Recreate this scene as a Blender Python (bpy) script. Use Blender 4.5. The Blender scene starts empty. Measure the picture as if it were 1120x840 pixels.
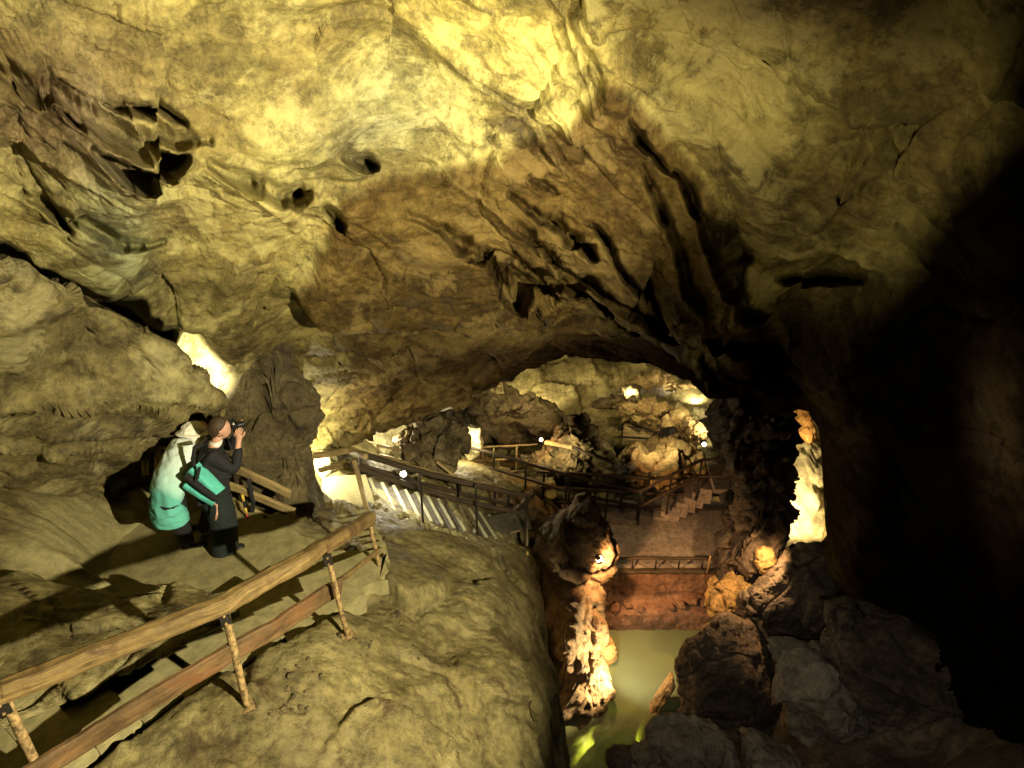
import bpy, bmesh, math, random
import numpy as np
from mathutils import Vector, Matrix

R = math.radians
SC = bpy.context.scene
COL = SC.collection
CAMH = 12.0
PITCH = R(28.0); FPX = 720.0
CP, SP = math.cos(PITCH), math.sin(PITCH)

# ------------------------------------------------------------------ geometry helpers
def P(px, py, d):
    """point seen in direction (px, py) at forward distance d metres"""
    xr = (px - 560.0) / FPX; yr = -(py - 420.0) / FPX
    s = d / (CP + yr * SP)
    return np.array((xr * s, d, CAMH + (-SP + yr * CP) * s))

def PZ(px, py, z):
    xr = (px - 560.0) / FPX; yr = -(py - 420.0) / FPX
    s = (z - CAMH) / (-SP + yr * CP)
    return np.array((xr * s, (CP + yr * SP) * s, z))

def Z(rel): return CAMH + rel

def to_px(V):
    X, Y, Zz = V[:, 0], V[:, 1], V[:, 2] - CAMH
    dep = Y * CP - Zz * SP
    up = Y * SP + Zz * CP
    dep = np.maximum(dep, 0.2)
    return 560 + FPX * X / dep, 420 - FPX * up / dep

# ------------------------------------------------------------------ noise
def _h(ix, iy, iz, seed):
    with np.errstate(over='ignore'):
        h = (ix.astype(np.uint32) * np.uint32(374761393) + iy.astype(np.uint32) * np.uint32(668265263)
             + iz.astype(np.uint32) * np.uint32(2147483647 - 1274126177) + np.uint32(seed * 97 + 13) * np.uint32(3266489917))
        h = (h ^ (h >> np.uint32(13))) * np.uint32(1274126177)
        h = (h ^ (h >> np.uint32(16))) * np.uint32(2246822519)
        h = h ^ (h >> np.uint32(15))
    return h.astype(np.float32) * np.float32(1 / 4294967296.0)

def vnoise(p, seed=0):
    i = np.floor(p).astype(np.int32); f = (p - i).astype(np.float32)
    u = f * f * f * (f * (f * 6 - 15) + 10)
    ix, iy, iz = i[:, 0], i[:, 1], i[:, 2]
    r = 0
    for dx in (0, 1):
        wx = u[:, 0] if dx else 1 - u[:, 0]
        for dy in (0, 1):
            wy = u[:, 1] if dy else 1 - u[:, 1]
            for dz in (0, 1):
                wz = u[:, 2] if dz else 1 - u[:, 2]
                r = r + wx * wy * wz * _h(ix + dx, iy + dy, iz + dz, seed)
    return r * 2 - 1

_M = np.array([[0.00, 0.80, 0.60], [-0.80, 0.36, -0.48], [-0.60, -0.48, 0.64]])
def fbm(p, octv=4, seed=0, gain=0.5, ridged=False):
    a = 1.0; s = 0; t = 0; q = p
    for o in range(octv):
        n = vnoise(q, seed + o * 7)
        if ridged: n = 1 - 2 * np.abs(n)
        s = s + a * n; t += a; a *= gain
        q = (q @ _M.T) * 2.03 + 17.3
    return s / t

def worley(p, seed=0):
    """nearest cell: returns (facet value, edge distance)"""
    i = np.floor(p).astype(np.int32)
    f1 = np.full(len(p), 9.0, np.float32); f2 = f1.copy()
    bx = [np.zeros(len(p), np.float32) for _ in range(4)]
    for dx in (-1, 0, 1):
        for dy in (-1, 0, 1):
            for dz in (-1, 0, 1):
                cx, cy, cz = i[:, 0] + dx, i[:, 1] + dy, i[:, 2] + dz
                h1 = _h(cx, cy, cz, seed); h2 = (h1 * 7919.0) % 1.0; h3 = (h1 * 104729.0) % 1.0
                rx = p[:, 0] - cx - h1; ry = p[:, 1] - cy - h2; rz = p[:, 2] - cz - h3
                d = np.sqrt(rx * rx + ry * ry + rz * rz)
                c = d < f1
                f2 = np.where(c, f1, np.minimum(f2, d)); f1 = np.where(c, d, f1)
                k = (h1 * 31337.0) % 1.0; k2 = (h1 * 4421.0) % 1.0; k3 = (h1 * 911.0) % 1.0
                facet = rx * (k * 2 - 1) + ry * (k2 * 2 - 1) + rz * (k3 * 2 - 1) + (k - .5) * .35
                bx[0] = np.where(c, facet, bx[0])
    return bx[0], f2 - f1

# bedding frame: long axis runs down to the right
_e1 = np.array((0.80, 0.30, -0.52)); _e1 /= np.linalg.norm(_e1)
_e2 = np.cross(_e1, (0.1, 0.85, 0.3)); _e2 /= np.linalg.norm(_e2)
_e3 = np.cross(_e1, _e2)
BED = np.stack([_e1, _e2, _e3], 1)

def rock_disp(p, seed=0, big=.25, bed=.10, fac=.12, fine=.03, fs=1.0, bedlen=2.6):
    w = np.stack([vnoise(p * 0.9 + 3, seed + 1), vnoise(p * 0.9 + 31, seed + 2), vnoise(p * 0.9 + 57, seed + 3)], 1)
    q = p + w * 0.35
    r = big * fbm(q / 1.7, 4, seed)
    if bed:
        b = (q @ BED) / np.array((bedlen, .55, .9))
        n = fbm(b, 3, seed + 20, .42, ridged=True)
        m = np.clip(fbm(p / 1.9 + 9, 2, seed + 44) * 2 + .55, 0, 1)
        r = r + bed * n * m
        st = b[:, 1] * 1.15 + .6 * w[:, 0]
        saw = st - np.floor(st)
        r = r + bed * .55 * m * (saw ** 3)
    if fac:
        v, e = worley(q * fs, seed + 30)
        r = r + fac * v - fac * .35 * np.clip(1 - e / .10, 0, 1)
        v, e = worley(q * fs * 3.1 + 5, seed + 31)
        r = r + fac * .22 * v - fac * .05 * np.clip(1 - e / .10, 0, 1)
    if fine:
        r = r + fine * fbm(p * 4.5, 5, seed + 50, .6)
    return r

# ------------------------------------------------------------------ mesh building
def mesh_from(name, V, F, mat=None, smooth=True):
    me = bpy.data.meshes.new(name)
    V = np.asarray(V, np.float32); F = np.asarray(F, np.int32)
    k = F.shape[1]
    me.vertices.add(len(V)); me.vertices.foreach_set('co', V.ravel())
    me.loops.add(F.size); me.loops.foreach_set('vertex_index', F.ravel())
    me.polygons.add(len(F)); me.polygons.foreach_set('loop_start', np.arange(0, F.size, k, dtype=np.int32))
    me.update(calc_edges=True); me.validate()
    me.polygons.foreach_set('use_smooth', np.full(len(me.polygons), smooth)); me.update()
    if mat: me.materials.append(mat)
    return me

def tag(o, label=None, cat=None, group=None, kind=None):
    if label: o['label'] = label
    if cat: o['category'] = cat
    if group: o['group'] = group
    if kind: o['kind'] = kind
    return o

def link(name, me, parent=None):
    o = bpy.data.objects.new(name, me); COL.objects.link(o)
    if parent is not None:
        o.parent = parent
        o.matrix_parent_inverse = parent.matrix_world.inverted() if False else Matrix.Translation(-parent.location) if parent.rotation_euler[2] == 0 else (Matrix.Translation(parent.location) @ parent.rotation_euler.to_matrix().to_4x4()).inverted()
    return o

def empty(name, loc=(0, 0, 0)):
    o = bpy.data.objects.new(name, None); COL.objects.link(o); o.location = Vector([float(c) for c in loc]); o.empty_display_size = .1
    return o

def grid_faces(nu, nv, wrap=False):
    a = np.arange(nu * nv).reshape(nu, nv)
    if wrap: a = np.vstack([a, a[:1]])
    return np.stack([a[:-1, :-1], a[1:, :-1], a[1:, 1:], a[:-1, 1:]], -1).reshape(-1, 4)

def grid_normals(G):
    du = np.gradient(G, axis=0); dv = np.gradient(G, axis=1)
    n = np.cross(du, dv); n /= (np.linalg.norm(n, axis=2, keepdims=True) + 1e-9)
    return n

def pchip(x, y, xn):
    x = np.asarray(x, float); y = np.asarray(y, float)
    h = np.diff(x); dl = np.diff(y) / h
    m = np.zeros_like(y)
    for i in range(1, len(x) - 1):
        if dl[i - 1] * dl[i] > 0:
            w1 = 2 * h[i] + h[i - 1]; w2 = h[i] + 2 * h[i - 1]
            m[i] = (w1 + w2) / (w1 / dl[i - 1] + w2 / dl[i])
    m[0] = dl[0]; m[-1] = dl[-1]
    k = np.clip(np.searchsorted(x, xn) - 1, 0, len(x) - 2)
    t = (xn - x[k]) / h[k]
    return ((2*t**3-3*t**2+1)*y[k] + (t**3-2*t**2+t)*h[k]*m[k] + (-2*t**3+3*t**2)*y[k+1] + (t**3-t**2)*h[k]*m[k+1])

def polydist(x, y, poly):
    """signed distance: positive inside"""
    poly = np.asarray(poly, float); n = len(poly)
    d = np.full(x.shape, 1e9); ins = np.zeros(x.shape, bool)
    for i in range(n):
        a, b = poly[i], poly[(i + 1) % n]
        ex, ey = b - a
        t = np.clip(((x - a[0]) * ex + (y - a[1]) * ey) / (ex * ex + ey * ey + 1e-9), 0, 1)
        d = np.minimum(d, np.hypot(x - a[0] - t * ex, y - a[1] - t * ey))
        c = ((a[1] > y) != (b[1] > y)) & (x < (b[0] - a[0]) * (y - a[1]) / (b[1] - a[1] + 1e-12) + a[0])
        ins ^= c
    return np.where(ins, d, -d)

def linedist(x, y, pl):
    """distance to open polyline, side sign (+ = left of travel in image coords), arc fraction"""
    pl = np.asarray(pl, float)
    best = np.full(x.shape, 1e9); side = np.zeros(x.shape); fr = np.zeros(x.shape)
    n = len(pl) - 1
    for i in range(n):
        a, b = pl[i], pl[i + 1]; ex, ey = b - a
        t = np.clip(((x - a[0]) * ex + (y - a[1]) * ey) / (ex * ex + ey * ey + 1e-9), 0, 1)
        d = np.hypot(x - a[0] - t * ex, y - a[1] - t * ey)
        c = d < best
        best = np.where(c, d, best); side = np.where(c, np.sign(ex * (y - a[1]) - ey * (x - a[0])), side)
        fr = np.where(c, (i + t) / n, fr)
    return best, side, fr

def sstep(a, b, x):
    t = np.clip((x - a) / (b - a), 0, 1); return t * t * (3 - 2 * t)

_ICO = {}
def ico(sub):
    if sub not in _ICO:
        bm = bmesh.new(); bmesh.ops.create_icosphere(bm, subdivisions=sub, radius=1)
        V = np.array([v.co[:] for v in bm.verts]); F = np.array([[v.index for v in f.verts] for f in bm.faces]); bm.free()
        _ICO[sub] = (V, F)
    return _ICO[sub]

def vnormals(V, F):
    n = np.cross(V[F[:, 1]] - V[F[:, 0]], V[F[:, 2]] - V[F[:, 0]])
    N = np.zeros_like(V)
    for k in range(3): np.add.at(N, F[:, k], n)
    return N / (np.linalg.norm(N, axis=1, keepdims=True) + 1e-9)

def facet_unit(V, rng, n=12, lo=.62, hi=.92):
    V = V.copy()
    for _ in range(n):
        k = rng.normal(size=3); k /= np.linalg.norm(k); h = rng.uniform(lo, hi)
        V -= np.maximum(0, V @ k - h)[:, None] * k
    return V

def outline_rock(name, poly, d, thick, mat, seed=0, sub=5, cut=10, tilt=(0, 0), disp=None, c=None, sq=.8, lo=.7):
    """solid rock of its own depth and thickness whose face-on outline is poly (photo px)"""
    rng = np.random.default_rng(seed)
    poly = np.asarray(poly, float)
    c = np.array(c if c is not None else poly.mean(0), float)
    pc = P(c[0], c[1], d) - np.array((0, 0, CAMH))
    D = pc[1] * CP - pc[2] * SP
    q = (poly - c) * np.array((1, -1)) / FPX * D
    ang = np.arctan2(q[:, 1], q[:, 0]); rad = np.hypot(q[:, 0], q[:, 1])
    A = np.linspace(-math.pi, math.pi, 721)
    # exact polygon radius per angle
    rr = np.zeros_like(A)
    for i in range(len(q)):
        a, b = q[i], q[(i + 1) % len(q)]
        dx, dy = np.cos(A), np.sin(A)
        ex, ey = b - a
        den = dx * ey - dy * ex
        den = np.where(abs(den) < 1e-9, 1e-9, den)
        t = (a[0] * ey - a[1] * ex) / den
        s = (a[0] * dy - a[1] * dx) / den
        ok = (t > 0) & (s >= -1e-6) & (s <= 1 + 1e-6)
        rr = np.where(ok, np.maximum(rr, t), rr)
    V, F = ico(sub); V = facet_unit(V, rng, cut, lo=lo)
    th = np.arctan2(V[:, 1], V[:, 0]); r = np.interp(th, A, rr)
    lat = np.hypot(V[:, 0], V[:, 1]) ** sq
    lx, ly, lz = lat * r * np.cos(th), lat * r * np.sin(th), V[:, 2] * thick
    tz = lx * tilt[0] + ly * tilt[1]
    cxy = (pc[0], pc[1] * SP + pc[2] * CP); f_ = 1 + tz / D
    lx = (cxy[0] + lx) * f_ - cxy[0]; ly = (cxy[1] + ly) * f_ - cxy[1]; lz = lz + tz
    Rv = np.array((1, 0, 0.)); U = np.array((0, SP, CP)); Fw = np.array((0, CP, -SP))
    W = (pc + np.array((0, 0, CAMH))) + lx[:, None] * Rv + ly[:, None] * U + lz[:, None] * Fw
    F2 = F[:, ::-1]
    size = float(np.median(rr))
    N = vnormals(W, F2)
    if np.mean(np.sum(N * (W - W.mean(0)), 1)) < 0: N = -N; F2 = F
    kw = dict(big=.10 * size, bed=.04 * size, fac=.16 * size, fine=.035 * min(size, 1), fs=1.6 / max(size, .15) ** .7)
    if disp: kw.update(disp)
    W = W + N * rock_disp(W, seed + 5, **kw)[:, None]
    return link(name, mesh_from(name, W, F2, mat))

def rnd_rock(name, loc, size, mat, seed, sub=4, parent=None):
    rng = np.random.default_rng(seed)
    V, F = ico(sub); V = facet_unit(V, rng, 12, lo=.6)
    M = np.linalg.qr(rng.normal(size=(3, 3)))[0]
    W = (V * np.array(size)) @ M.T * 1.0
    s = float(np.mean(size))
    N = vnormals(W, F)
    W = W + N * rock_disp(W + np.array(loc), seed, big=.1 * s, bed=0, fac=.2 * s, fine=.06 * s, fs=1.5 / s)[:, None]
    W = W + np.array(loc)
    return link(name, mesh_from(name, W, F, mat))

def sweep(name, pts, w, h, mat, parent=None, seed=0, rough=.006, step=.06, up=(0, 0, 1), rnd=.3, k=12, w2=None, cap=True):
    """beam / pole swept along pts with a rounded-rectangle section"""
    rng = np.random.default_rng(seed)
    pts = [np.array(p, float) for p in pts]
    path = [pts[0]]
    for a, b in zip(pts[:-1], pts[1:]):
        n = max(1, int(np.linalg.norm(b - a) / step))
        for i in range(1, n + 1): path.append(a + (b - a) * i / n)
    path = np.array(path); n = len(path)
    T = np.gradient(path, axis=0); T /= np.linalg.norm(T, axis=1, keepdims=True) + 1e-9
    upv = np.array(up, float)
    S = np.cross(T, upv); ln = np.linalg.norm(S, axis=1, keepdims=True)
    if ln.min() < 1e-3:
        upv = np.array((0.2, 1., 0)); S = np.cross(T, upv); ln = np.linalg.norm(S, axis=1, keepdims=True)
    S /= ln; Uv = np.cross(S, T)
    a = np.linspace(0, 2 * math.pi, k, endpoint=False) + math.pi / 4 / 1.0
    ex = rnd
    cx = np.sign(np.cos(a)) * np.abs(np.cos(a)) ** ex; cy = np.sign(np.sin(a)) * np.abs(np.sin(a)) ** ex
    V = np.zeros((n, k, 3))
    for i in range(n):
        f = 1.0 if w2 is None else 1 + (w2 / w - 1) * i / (n - 1)
        V[i] = path[i] + np.outer(cx * w / 2 * f, S[i]) + np.outer(cy * h / 2 * f, Uv[i])
    flat = V.reshape(-1, 3)
    if rough:
        flat = flat + rough * np.stack([fbm(flat * 5 + 7 * j + seed, 3, seed + j) for j in range(3)], 1) * 1.6
    ids = np.arange(n * k).reshape(n, k)
    nx = np.roll(ids, -1, axis=1)
    F = [list(f) for f in np.stack([ids[:-1], nx[:-1], nx[1:], ids[1:]], -1).reshape(-1, 4)]
    me = bpy.data.meshes.new(name)
    faces = F + ([list(ids[0][::-1]), list(ids[-1])] if cap else [])
    me.from_pydata([tuple(v) for v in flat], [], [tuple(int(q) for q in f) for f in faces]); me.update()
    uv = me.uv_layers.new(name='UVMap')
    L = np.concatenate([[0], np.cumsum(np.linalg.norm(np.diff(path, axis=0), axis=1))])
    for p in me.polygons:
        p.use_smooth = len(p.vertices) == 4 and rnd > .6
        for li in p.loop_indices:
            vi = me.loops[li].vertex_index; i, j = divmod(vi, k)
            uv.data[li].uv = (L[i] + seed * 1.37, j / k * 2 * (w + h))
    me.materials.append(mat)
    return link(name, me, parent)

def box(name, c, size, mat, parent=None, rz=0, bev=.006, ry=0, rx=0):
    bm = bmesh.new(); bmesh.ops.create_cube(bm, size=1)
    for v in bm.verts: v.co = Vector((v.co.x * size[0], v.co.y * size[1], v.co.z * size[2]))
    if bev: bmesh.ops.bevel(bm, geom=bm.edges[:], offset=bev, segments=2, affect='EDGES', clamp_overlap=True)
    M = Matrix.Translation(Vector([float(q) for q in c])) @ Matrix.Rotation(rz, 4, 'Z') @ Matrix.Rotation(ry, 4, 'Y') @ Matrix.Rotation(rx, 4, 'X')
    bm.transform(M)
    me = bpy.data.meshes.new(name); bm.to_mesh(me); bm.free(); me.materials.append(mat)
    return link(name, me, parent)

def loft(name, secs, mat, parent=None, k=28, wr=0.0, seed=0, closed=True, ex=1.0):
    """secs: (centre, side vec*rx, depth vec*ry)"""
    V = []
    n0 = len(secs)
    C = np.array([s[0] for s in secs], float); A = np.array([s[1] for s in secs], float); B = np.array([s[2] for s in secs], float)
    m = (n0 - 1) * 6 + 1; t = np.linspace(0, n0 - 1, m)
    f = lambda Q: np.stack([pchip(np.arange(n0), Q[:, j], t) for j in range(3)], 1)
    C, A, B = f(C), f(A), f(B)
    a = np.linspace(0, 2 * math.pi, k, endpoint=False)
    V = (C[:, None] + np.cos(a)[None, :, None] * A[:, None] + np.sin(a)[None, :, None] * B[:, None])
    flat = V.reshape(-1, 3)
    if wr:
        cen = np.repeat(C, k, 0); dirv = flat - cen; dirv /= np.linalg.norm(dirv, axis=1, keepdims=True) + 1e-9
        q = flat * np.array((9, 9, 22)); flat = flat + dirv * (wr * fbm(q, 3, seed, ridged=True))[:, None]
    ids = np.arange(m * k).reshape(m, k); nx = np.roll(ids, -1, 1)
    F = [tuple(int(q) for q in r) for r in np.stack([ids[:-1], nx[:-1], nx[1:], ids[1:]], -1).reshape(-1, 4)]
    if closed: F += [tuple(int(q) for q in ids[0][::-1]), tuple(int(q) for q in ids[-1])]
    me = bpy.data.meshes.new(name); me.from_pydata([tuple(v) for v in flat], [], F); me.update()
    for p in me.polygons: p.use_smooth = len(p.vertices) == 4
    me.materials.append(mat)
    return link(name, me, parent)

def skin(name, J, E, mat, parent=None, root=None, sub=2):
    keys = list(J)
    me = bpy.data.meshes.new(name)
    me.from_pydata([tuple(float(q) for q in J[k][0]) for k in keys], [(keys.index(a), keys.index(b)) for a, b in E], [])
    o = bpy.data.objects.new(name, me); COL.objects.link(o)
    o.modifiers.new('s', 'SKIN'); sd = me.skin_vertices[0].data
    for i, k in enumerate(keys):
        r = J[k][1]; r = r if isinstance(r, tuple) else (r, r)
        sd[i].radius = r; sd[i].use_root = (k == (root or keys[0]))
    m = o.modifiers.new('u', 'SUBSURF'); m.levels = sub; m.render_levels = sub
    bpy.context.view_layer.update()
    dg = bpy.context.evaluated_depsgraph_get()
    m2 = bpy.data.meshes.new_from_object(o.evaluated_get(dg))
    bpy.data.objects.remove(o)
    m2.name = name; m2.materials.clear(); m2.materials.append(mat)
    for p in m2.polygons: p.use_smooth = True; p.material_index = 0
    return link(name, m2, parent)

def ellip(name, c, r, mat, parent=None, sub=4, M=None, noise=0, seed=0, clip=None):
    V, F = ico(sub); W = V * np.array(r)
    if noise: W = W * (1 + noise * fbm(V * 3.0, 3, seed))[:, None]
    if M is not None: W = W @ np.array(M).T
    return link(name, mesh_from(name, W + np.array(c), F, mat), parent)

# ------------------------------------------------------------------ materials
def mat_new(name):
    m = bpy.data.materials.new(name); m.use_nodes = True
    nt = m.node_tree; nt.nodes.clear()
    o = nt.nodes.new('ShaderNodeOutputMaterial'); b = nt.nodes.new('ShaderNodeBsdfPrincipled')
    nt.links.new(b.outputs[0], o.inputs[0])
    return m, nt, b, o

def N(nt, t, **kw):
    n = nt.nodes.new(t)
    for k, v in kw.items():
        if k.startswith('i_'):
            key = k[2:].replace('_', ' ')
            n.inputs[int(key) if key.isdigit() else key].default_value = v
        else: setattr(n, k, v)
    return n

def ramp(nt, src, stops):
    r = nt.nodes.new('ShaderNodeValToRGB'); e = r.color_ramp.elements
    while len(e) < len(stops): e.new(.5)
    for i, (p, c) in enumerate(stops):
        e[i].position = p; e[i].color = (c if len(c) == 4 else (*c, 1)) if hasattr(c, '__len__') else (c, c, c, 1)
    nt.links.new(src, r.inputs[0]); return r

def mixc(nt, fac, a, b, mode='MIX'):
    m = nt.nodes.new('ShaderNodeMix'); m.data_type = 'RGBA'; m.blend_type = mode
    for idx, v in ((0, fac), (6, a), (7, b)):
        if hasattr(v, 'links') or hasattr(v, 'is_linked'): nt.links.new(v, m.inputs[idx])
        else: m.inputs[idx].default_value = v if not isinstance(v, tuple) else (*v, 1) if len(v) == 3 else v
    return m.outputs[2]

def rock_mat(name, dark, mid, pale, sc=1.0, bump=.5, rough=.72, streak=.5, tint=False, veins=.3, dist=.06, rust=None, spec=.35, sand=None):
    m, nt, b, o = mat_new(name); L = nt.links.new
    g = N(nt, 'ShaderNodeNewGeometry')
    n1 = N(nt, 'ShaderNodeTexNoise', i_Scale=.75 * sc, i_Detail=10.0, i_Roughness=.68, i_Distortion=.25); L(g.outputs['Position'], n1.inputs['Vector'])
    r1 = ramp(nt, n1.outputs[0], [(.33, dark), (.5, mid), (.66, pale)])
    mp = N(nt, 'ShaderNodeMapping'); mp.inputs['Rotation'].default_value = (R(20), R(33), R(20)); mp.inputs['Scale'].default_value = (.35, 1.6, 1.6)
    L(g.outputs['Position'], mp.inputs['Vector'])
    n2 = N(nt, 'ShaderNodeTexNoise', i_Scale=1.7 * sc, i_Detail=7.0, i_Roughness=.7, i_Distortion=.35); L(mp.outputs[0], n2.inputs['Vector'])
    r2 = ramp(nt, n2.outputs[0], [(.40, .42), (.52, 1.0), (.72, 1.35)])
    c = mixc(nt, streak, r1.outputs[0], r2.outputs[0], 'MULTIPLY')
    n3 = N(nt, 'ShaderNodeTexNoise', i_Scale=9 * sc, i_Detail=10.0, i_Roughness=.8); L(g.outputs['Position'], n3.inputs['Vector'])
    r3 = ramp(nt, n3.outputs[0], [(.38, .40), (.5, .95), (.64, 1.4)])
    c = mixc(nt, .85, c, r3.outputs[0], 'MULTIPLY')
    if veins:
        n5 = N(nt, 'ShaderNodeTexNoise', i_Scale=1.1 * sc, i_Detail=8.0, i_Roughness=.72, i_Distortion=.5)
        mp5 = N(nt, 'ShaderNodeMapping'); mp5.inputs['Location'].default_value = (4.2, 9.1, 1.3); L(g.outputs['Position'], mp5.inputs['Vector']); L(mp5.outputs[0], n5.inputs['Vector'])
        r5 = ramp(nt, n5.outputs[0], [(.50, 0.0), (.56, .8), (.62, 1.0), (.72, 0.6)])
        f5 = N(nt, 'ShaderNodeMath', operation='MULTIPLY'); L(r5.outputs[0], f5.inputs[0]); f5.inputs[1].default_value = veins
        c = mixc(nt, f5.outputs[0], c, tuple(min(1, q * 1.5 + .05) for q in pale))
    if rust:
        n6 = N(nt, 'ShaderNodeTexNoise', i_Scale=2.2, i_Detail=8.0, i_Roughness=.7, i_Distortion=.6); L(g.outputs['Position'], n6.inputs['Vector'])
        r6 = ramp(nt, n6.outputs[0], [(.56, 0.0), (.66, .85)])
        c = mixc(nt, r6.outputs[0], c, rust)
    if sand:
        sa_ = N(nt, 'ShaderNodeAttribute', attribute_name='sand')
        r7 = ramp(nt, n3.outputs[0], [(.35, tuple(q * .7 for q in sand)), (.6, sand)])
        c = mixc(nt, sa_.outputs['Fac'], c, r7.outputs[0])
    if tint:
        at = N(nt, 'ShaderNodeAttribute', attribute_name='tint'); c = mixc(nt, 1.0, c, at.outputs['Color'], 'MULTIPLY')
    L(c, b.inputs['Base Color'])
    # relief
    v = N(nt, 'ShaderNodeTexVoronoi', feature='DISTANCE_TO_EDGE', i_Scale=2.3 * sc)
    wn = N(nt, 'ShaderNodeTexNoise', i_Scale=2.5 * sc, i_Detail=5.0); L(g.outputs['Position'], wn.inputs['Vector'])
    ad = N(nt, 'ShaderNodeVectorMath', operation='MULTIPLY_ADD'); L(wn.outputs['Color'], ad.inputs[0]); ad.inputs[1].default_value = (1.1, 1.1, 1.1); L(g.outputs['Position'], ad.inputs[2])
    L(ad.outputs[0], v.inputs['Vector'])
    rv = ramp(nt, v.outputs['Distance'], [(0, 0.0), (.035, 1.0)])
    n4 = N(nt, 'ShaderNodeTexNoise', i_Scale=3.2 * sc, i_Detail=12.0, i_Roughness=.68, i_Distortion=.4); L(ad.outputs[0], n4.inputs['Vector'])
    s = N(nt, 'ShaderNodeMath', operation='MULTIPLY_ADD'); L(rv.outputs[0], s.inputs[0]); s.inputs[1].default_value = .05; L(n4.outputs[0], s.inputs[2])
    s2 = N(nt, 'ShaderNodeMath', operation='MULTIPLY_ADD'); L(n3.outputs[0], s2.inputs[0]); s2.inputs[1].default_value = .35; L(s.outputs[0], s2.inputs[2])
    bp = N(nt, 'ShaderNodeBump', i_Strength=bump, i_Distance=dist); L(s2.outputs[0], bp.inputs['Height']); L(bp.outputs[0], b.inputs['Normal'])
    rr = ramp(nt, n2.outputs[0], [(.3, rough - .2), (.7, rough + .1)]); L(rr.outputs[0], b.inputs['Roughness'])
    b.inputs['Specular IOR Level'].default_value = spec
    if tint:
        sm_ = N(nt, 'ShaderNodeMath', operation='MULTIPLY', use_clamp=True); L(at.outputs['Fac'], sm_.inputs[0]); sm_.inputs[1].default_value = spec; L(sm_.outputs[0], b.inputs['Specular IOR Level'])  # tint cuts the sheen too, deepening the painted shade
    return m

def wood_mat(name, a, bcol, rough=.6, sc=1.0, stain=None):
    m, nt, b, o = mat_new(name); L = nt.links.new
    uv = N(nt, 'ShaderNodeUVMap'); mp = N(nt, 'ShaderNodeMapping'); mp.inputs['Scale'].default_value = (1.6 * sc, 26 * sc, 1); L(uv.outputs[0], mp.inputs[0])
    n = N(nt, 'ShaderNodeTexNoise', i_Scale=2.0, i_Detail=8.0, i_Roughness=.65, i_Distortion=.8); L(mp.outputs[0], n.inputs['Vector'])
    r = ramp(nt, n.outputs[0], [(.3, a), (.7, bcol)])
    g = N(nt, 'ShaderNodeNewGeometry'); n2 = N(nt, 'ShaderNodeTexNoise', i_Scale=3.0, i_Detail=7.0, i_Roughness=.7); L(g.outputs['Position'], n2.inputs['Vector'])
    r2 = ramp(nt, n2.outputs[0], [(.35, .35), (.6, 1.15)]); c = mixc(nt, .75, r.outputs[0], r2.outputs[0], 'MULTIPLY')
    if stain:
        r3 = ramp(nt, n2.outputs[0], [(.52, 0.0), (.62, 1.0)]); c = mixc(nt, r3.outputs[0], c, stain)
    L(c, b.inputs['Base Color']); b.inputs['Roughness'].default_value = rough
    bp = N(nt, 'ShaderNodeBump', i_Strength=.6, i_Distance=.01); L(n.outputs[0], bp.inputs['Height']); L(bp.outputs[0], b.inputs['Normal'])
    return m

def plain_mat(name, col, rough=.7, var=.35, sc=20, metal=0, bump=.2, spec=.4):
    m, nt, b, o = mat_new(name); L = nt.links.new
    g = N(nt, 'ShaderNodeNewGeometry'); n = N(nt, 'ShaderNodeTexNoise', i_Scale=float(sc), i_Detail=6.0, i_Roughness=.65); L(g.outputs['Position'], n.inputs['Vector'])
    r = ramp(nt, n.outputs[0], [(.34, 1 - var), (.66, 1 + var * .4)])
    L(mixc(nt, 1.0, col, r.outputs[0], 'MULTIPLY'), b.inputs['Base Color'])
    b.inputs['Roughness'].default_value = rough; b.inputs['Metallic'].default_value = metal; b.inputs['Specular IOR Level'].default_value = spec
    if bump:
        bp = N(nt, 'ShaderNodeBump', i_Strength=bump, i_Distance=.01); L(n.outputs[0], bp.inputs['Height']); L(bp.outputs[0], b.inputs['Normal'])
    return m

def emis_mat(name, col, st):
    m = bpy.data.materials.new(name); m.use_nodes = True; nt = m.node_tree; nt.nodes.clear()
    o = nt.nodes.new('ShaderNodeOutputMaterial'); e = nt.nodes.new('ShaderNodeEmission'); e.inputs[0].default_value = (*col, 1); e.inputs[1].default_value = st
    nt.links.new(e.outputs[0], o.inputs[0]); return m

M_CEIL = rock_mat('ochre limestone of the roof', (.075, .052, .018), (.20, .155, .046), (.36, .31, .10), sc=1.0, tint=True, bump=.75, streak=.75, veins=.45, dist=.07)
M_WALL = rock_mat('olive limestone', (.065, .047, .020), (.18, .143, .052), (.32, .275, .115), sc=1.1, bump=.7, streak=.8, veins=.4)
M_BROWN = rock_mat('brown wall rock', (.045, .031, .014), (.12, .086, .036), (.21, .16, .07), sc=1.5, bump=.8, streak=.8, veins=.15)
M_GROUND = rock_mat('clay covered rock floor', (.085, .064, .024), (.185, .148, .054), (.265, .22, .085), sc=1.3, bump=.9, streak=.6, veins=.2, sand=(.33, .285, .13), rust=(.05, .028, .009), dist=.04)
M_DARKROCK = rock_mat('dark wet boulder rock', (.03, .022, .016), (.09, .065, .045), (.20, .15, .10), sc=1.6, bump=.9, rough=.55, streak=.8, veins=.1)
M_DKBROWN = rock_mat('dark brown chasm rock', (.05, .033, .018), (.13, .085, .045), (.24, .17, .09), sc=2.0, bump=.9, rough=.55, streak=.8, veins=.1)
M_DKBROWN2 = rock_mat('brown pillar rock', (.045, .033, .015), (.12, .09, .038), (.20, .16, .075), sc=2.2, bump=.8, streak=.6, veins=.1)
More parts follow.
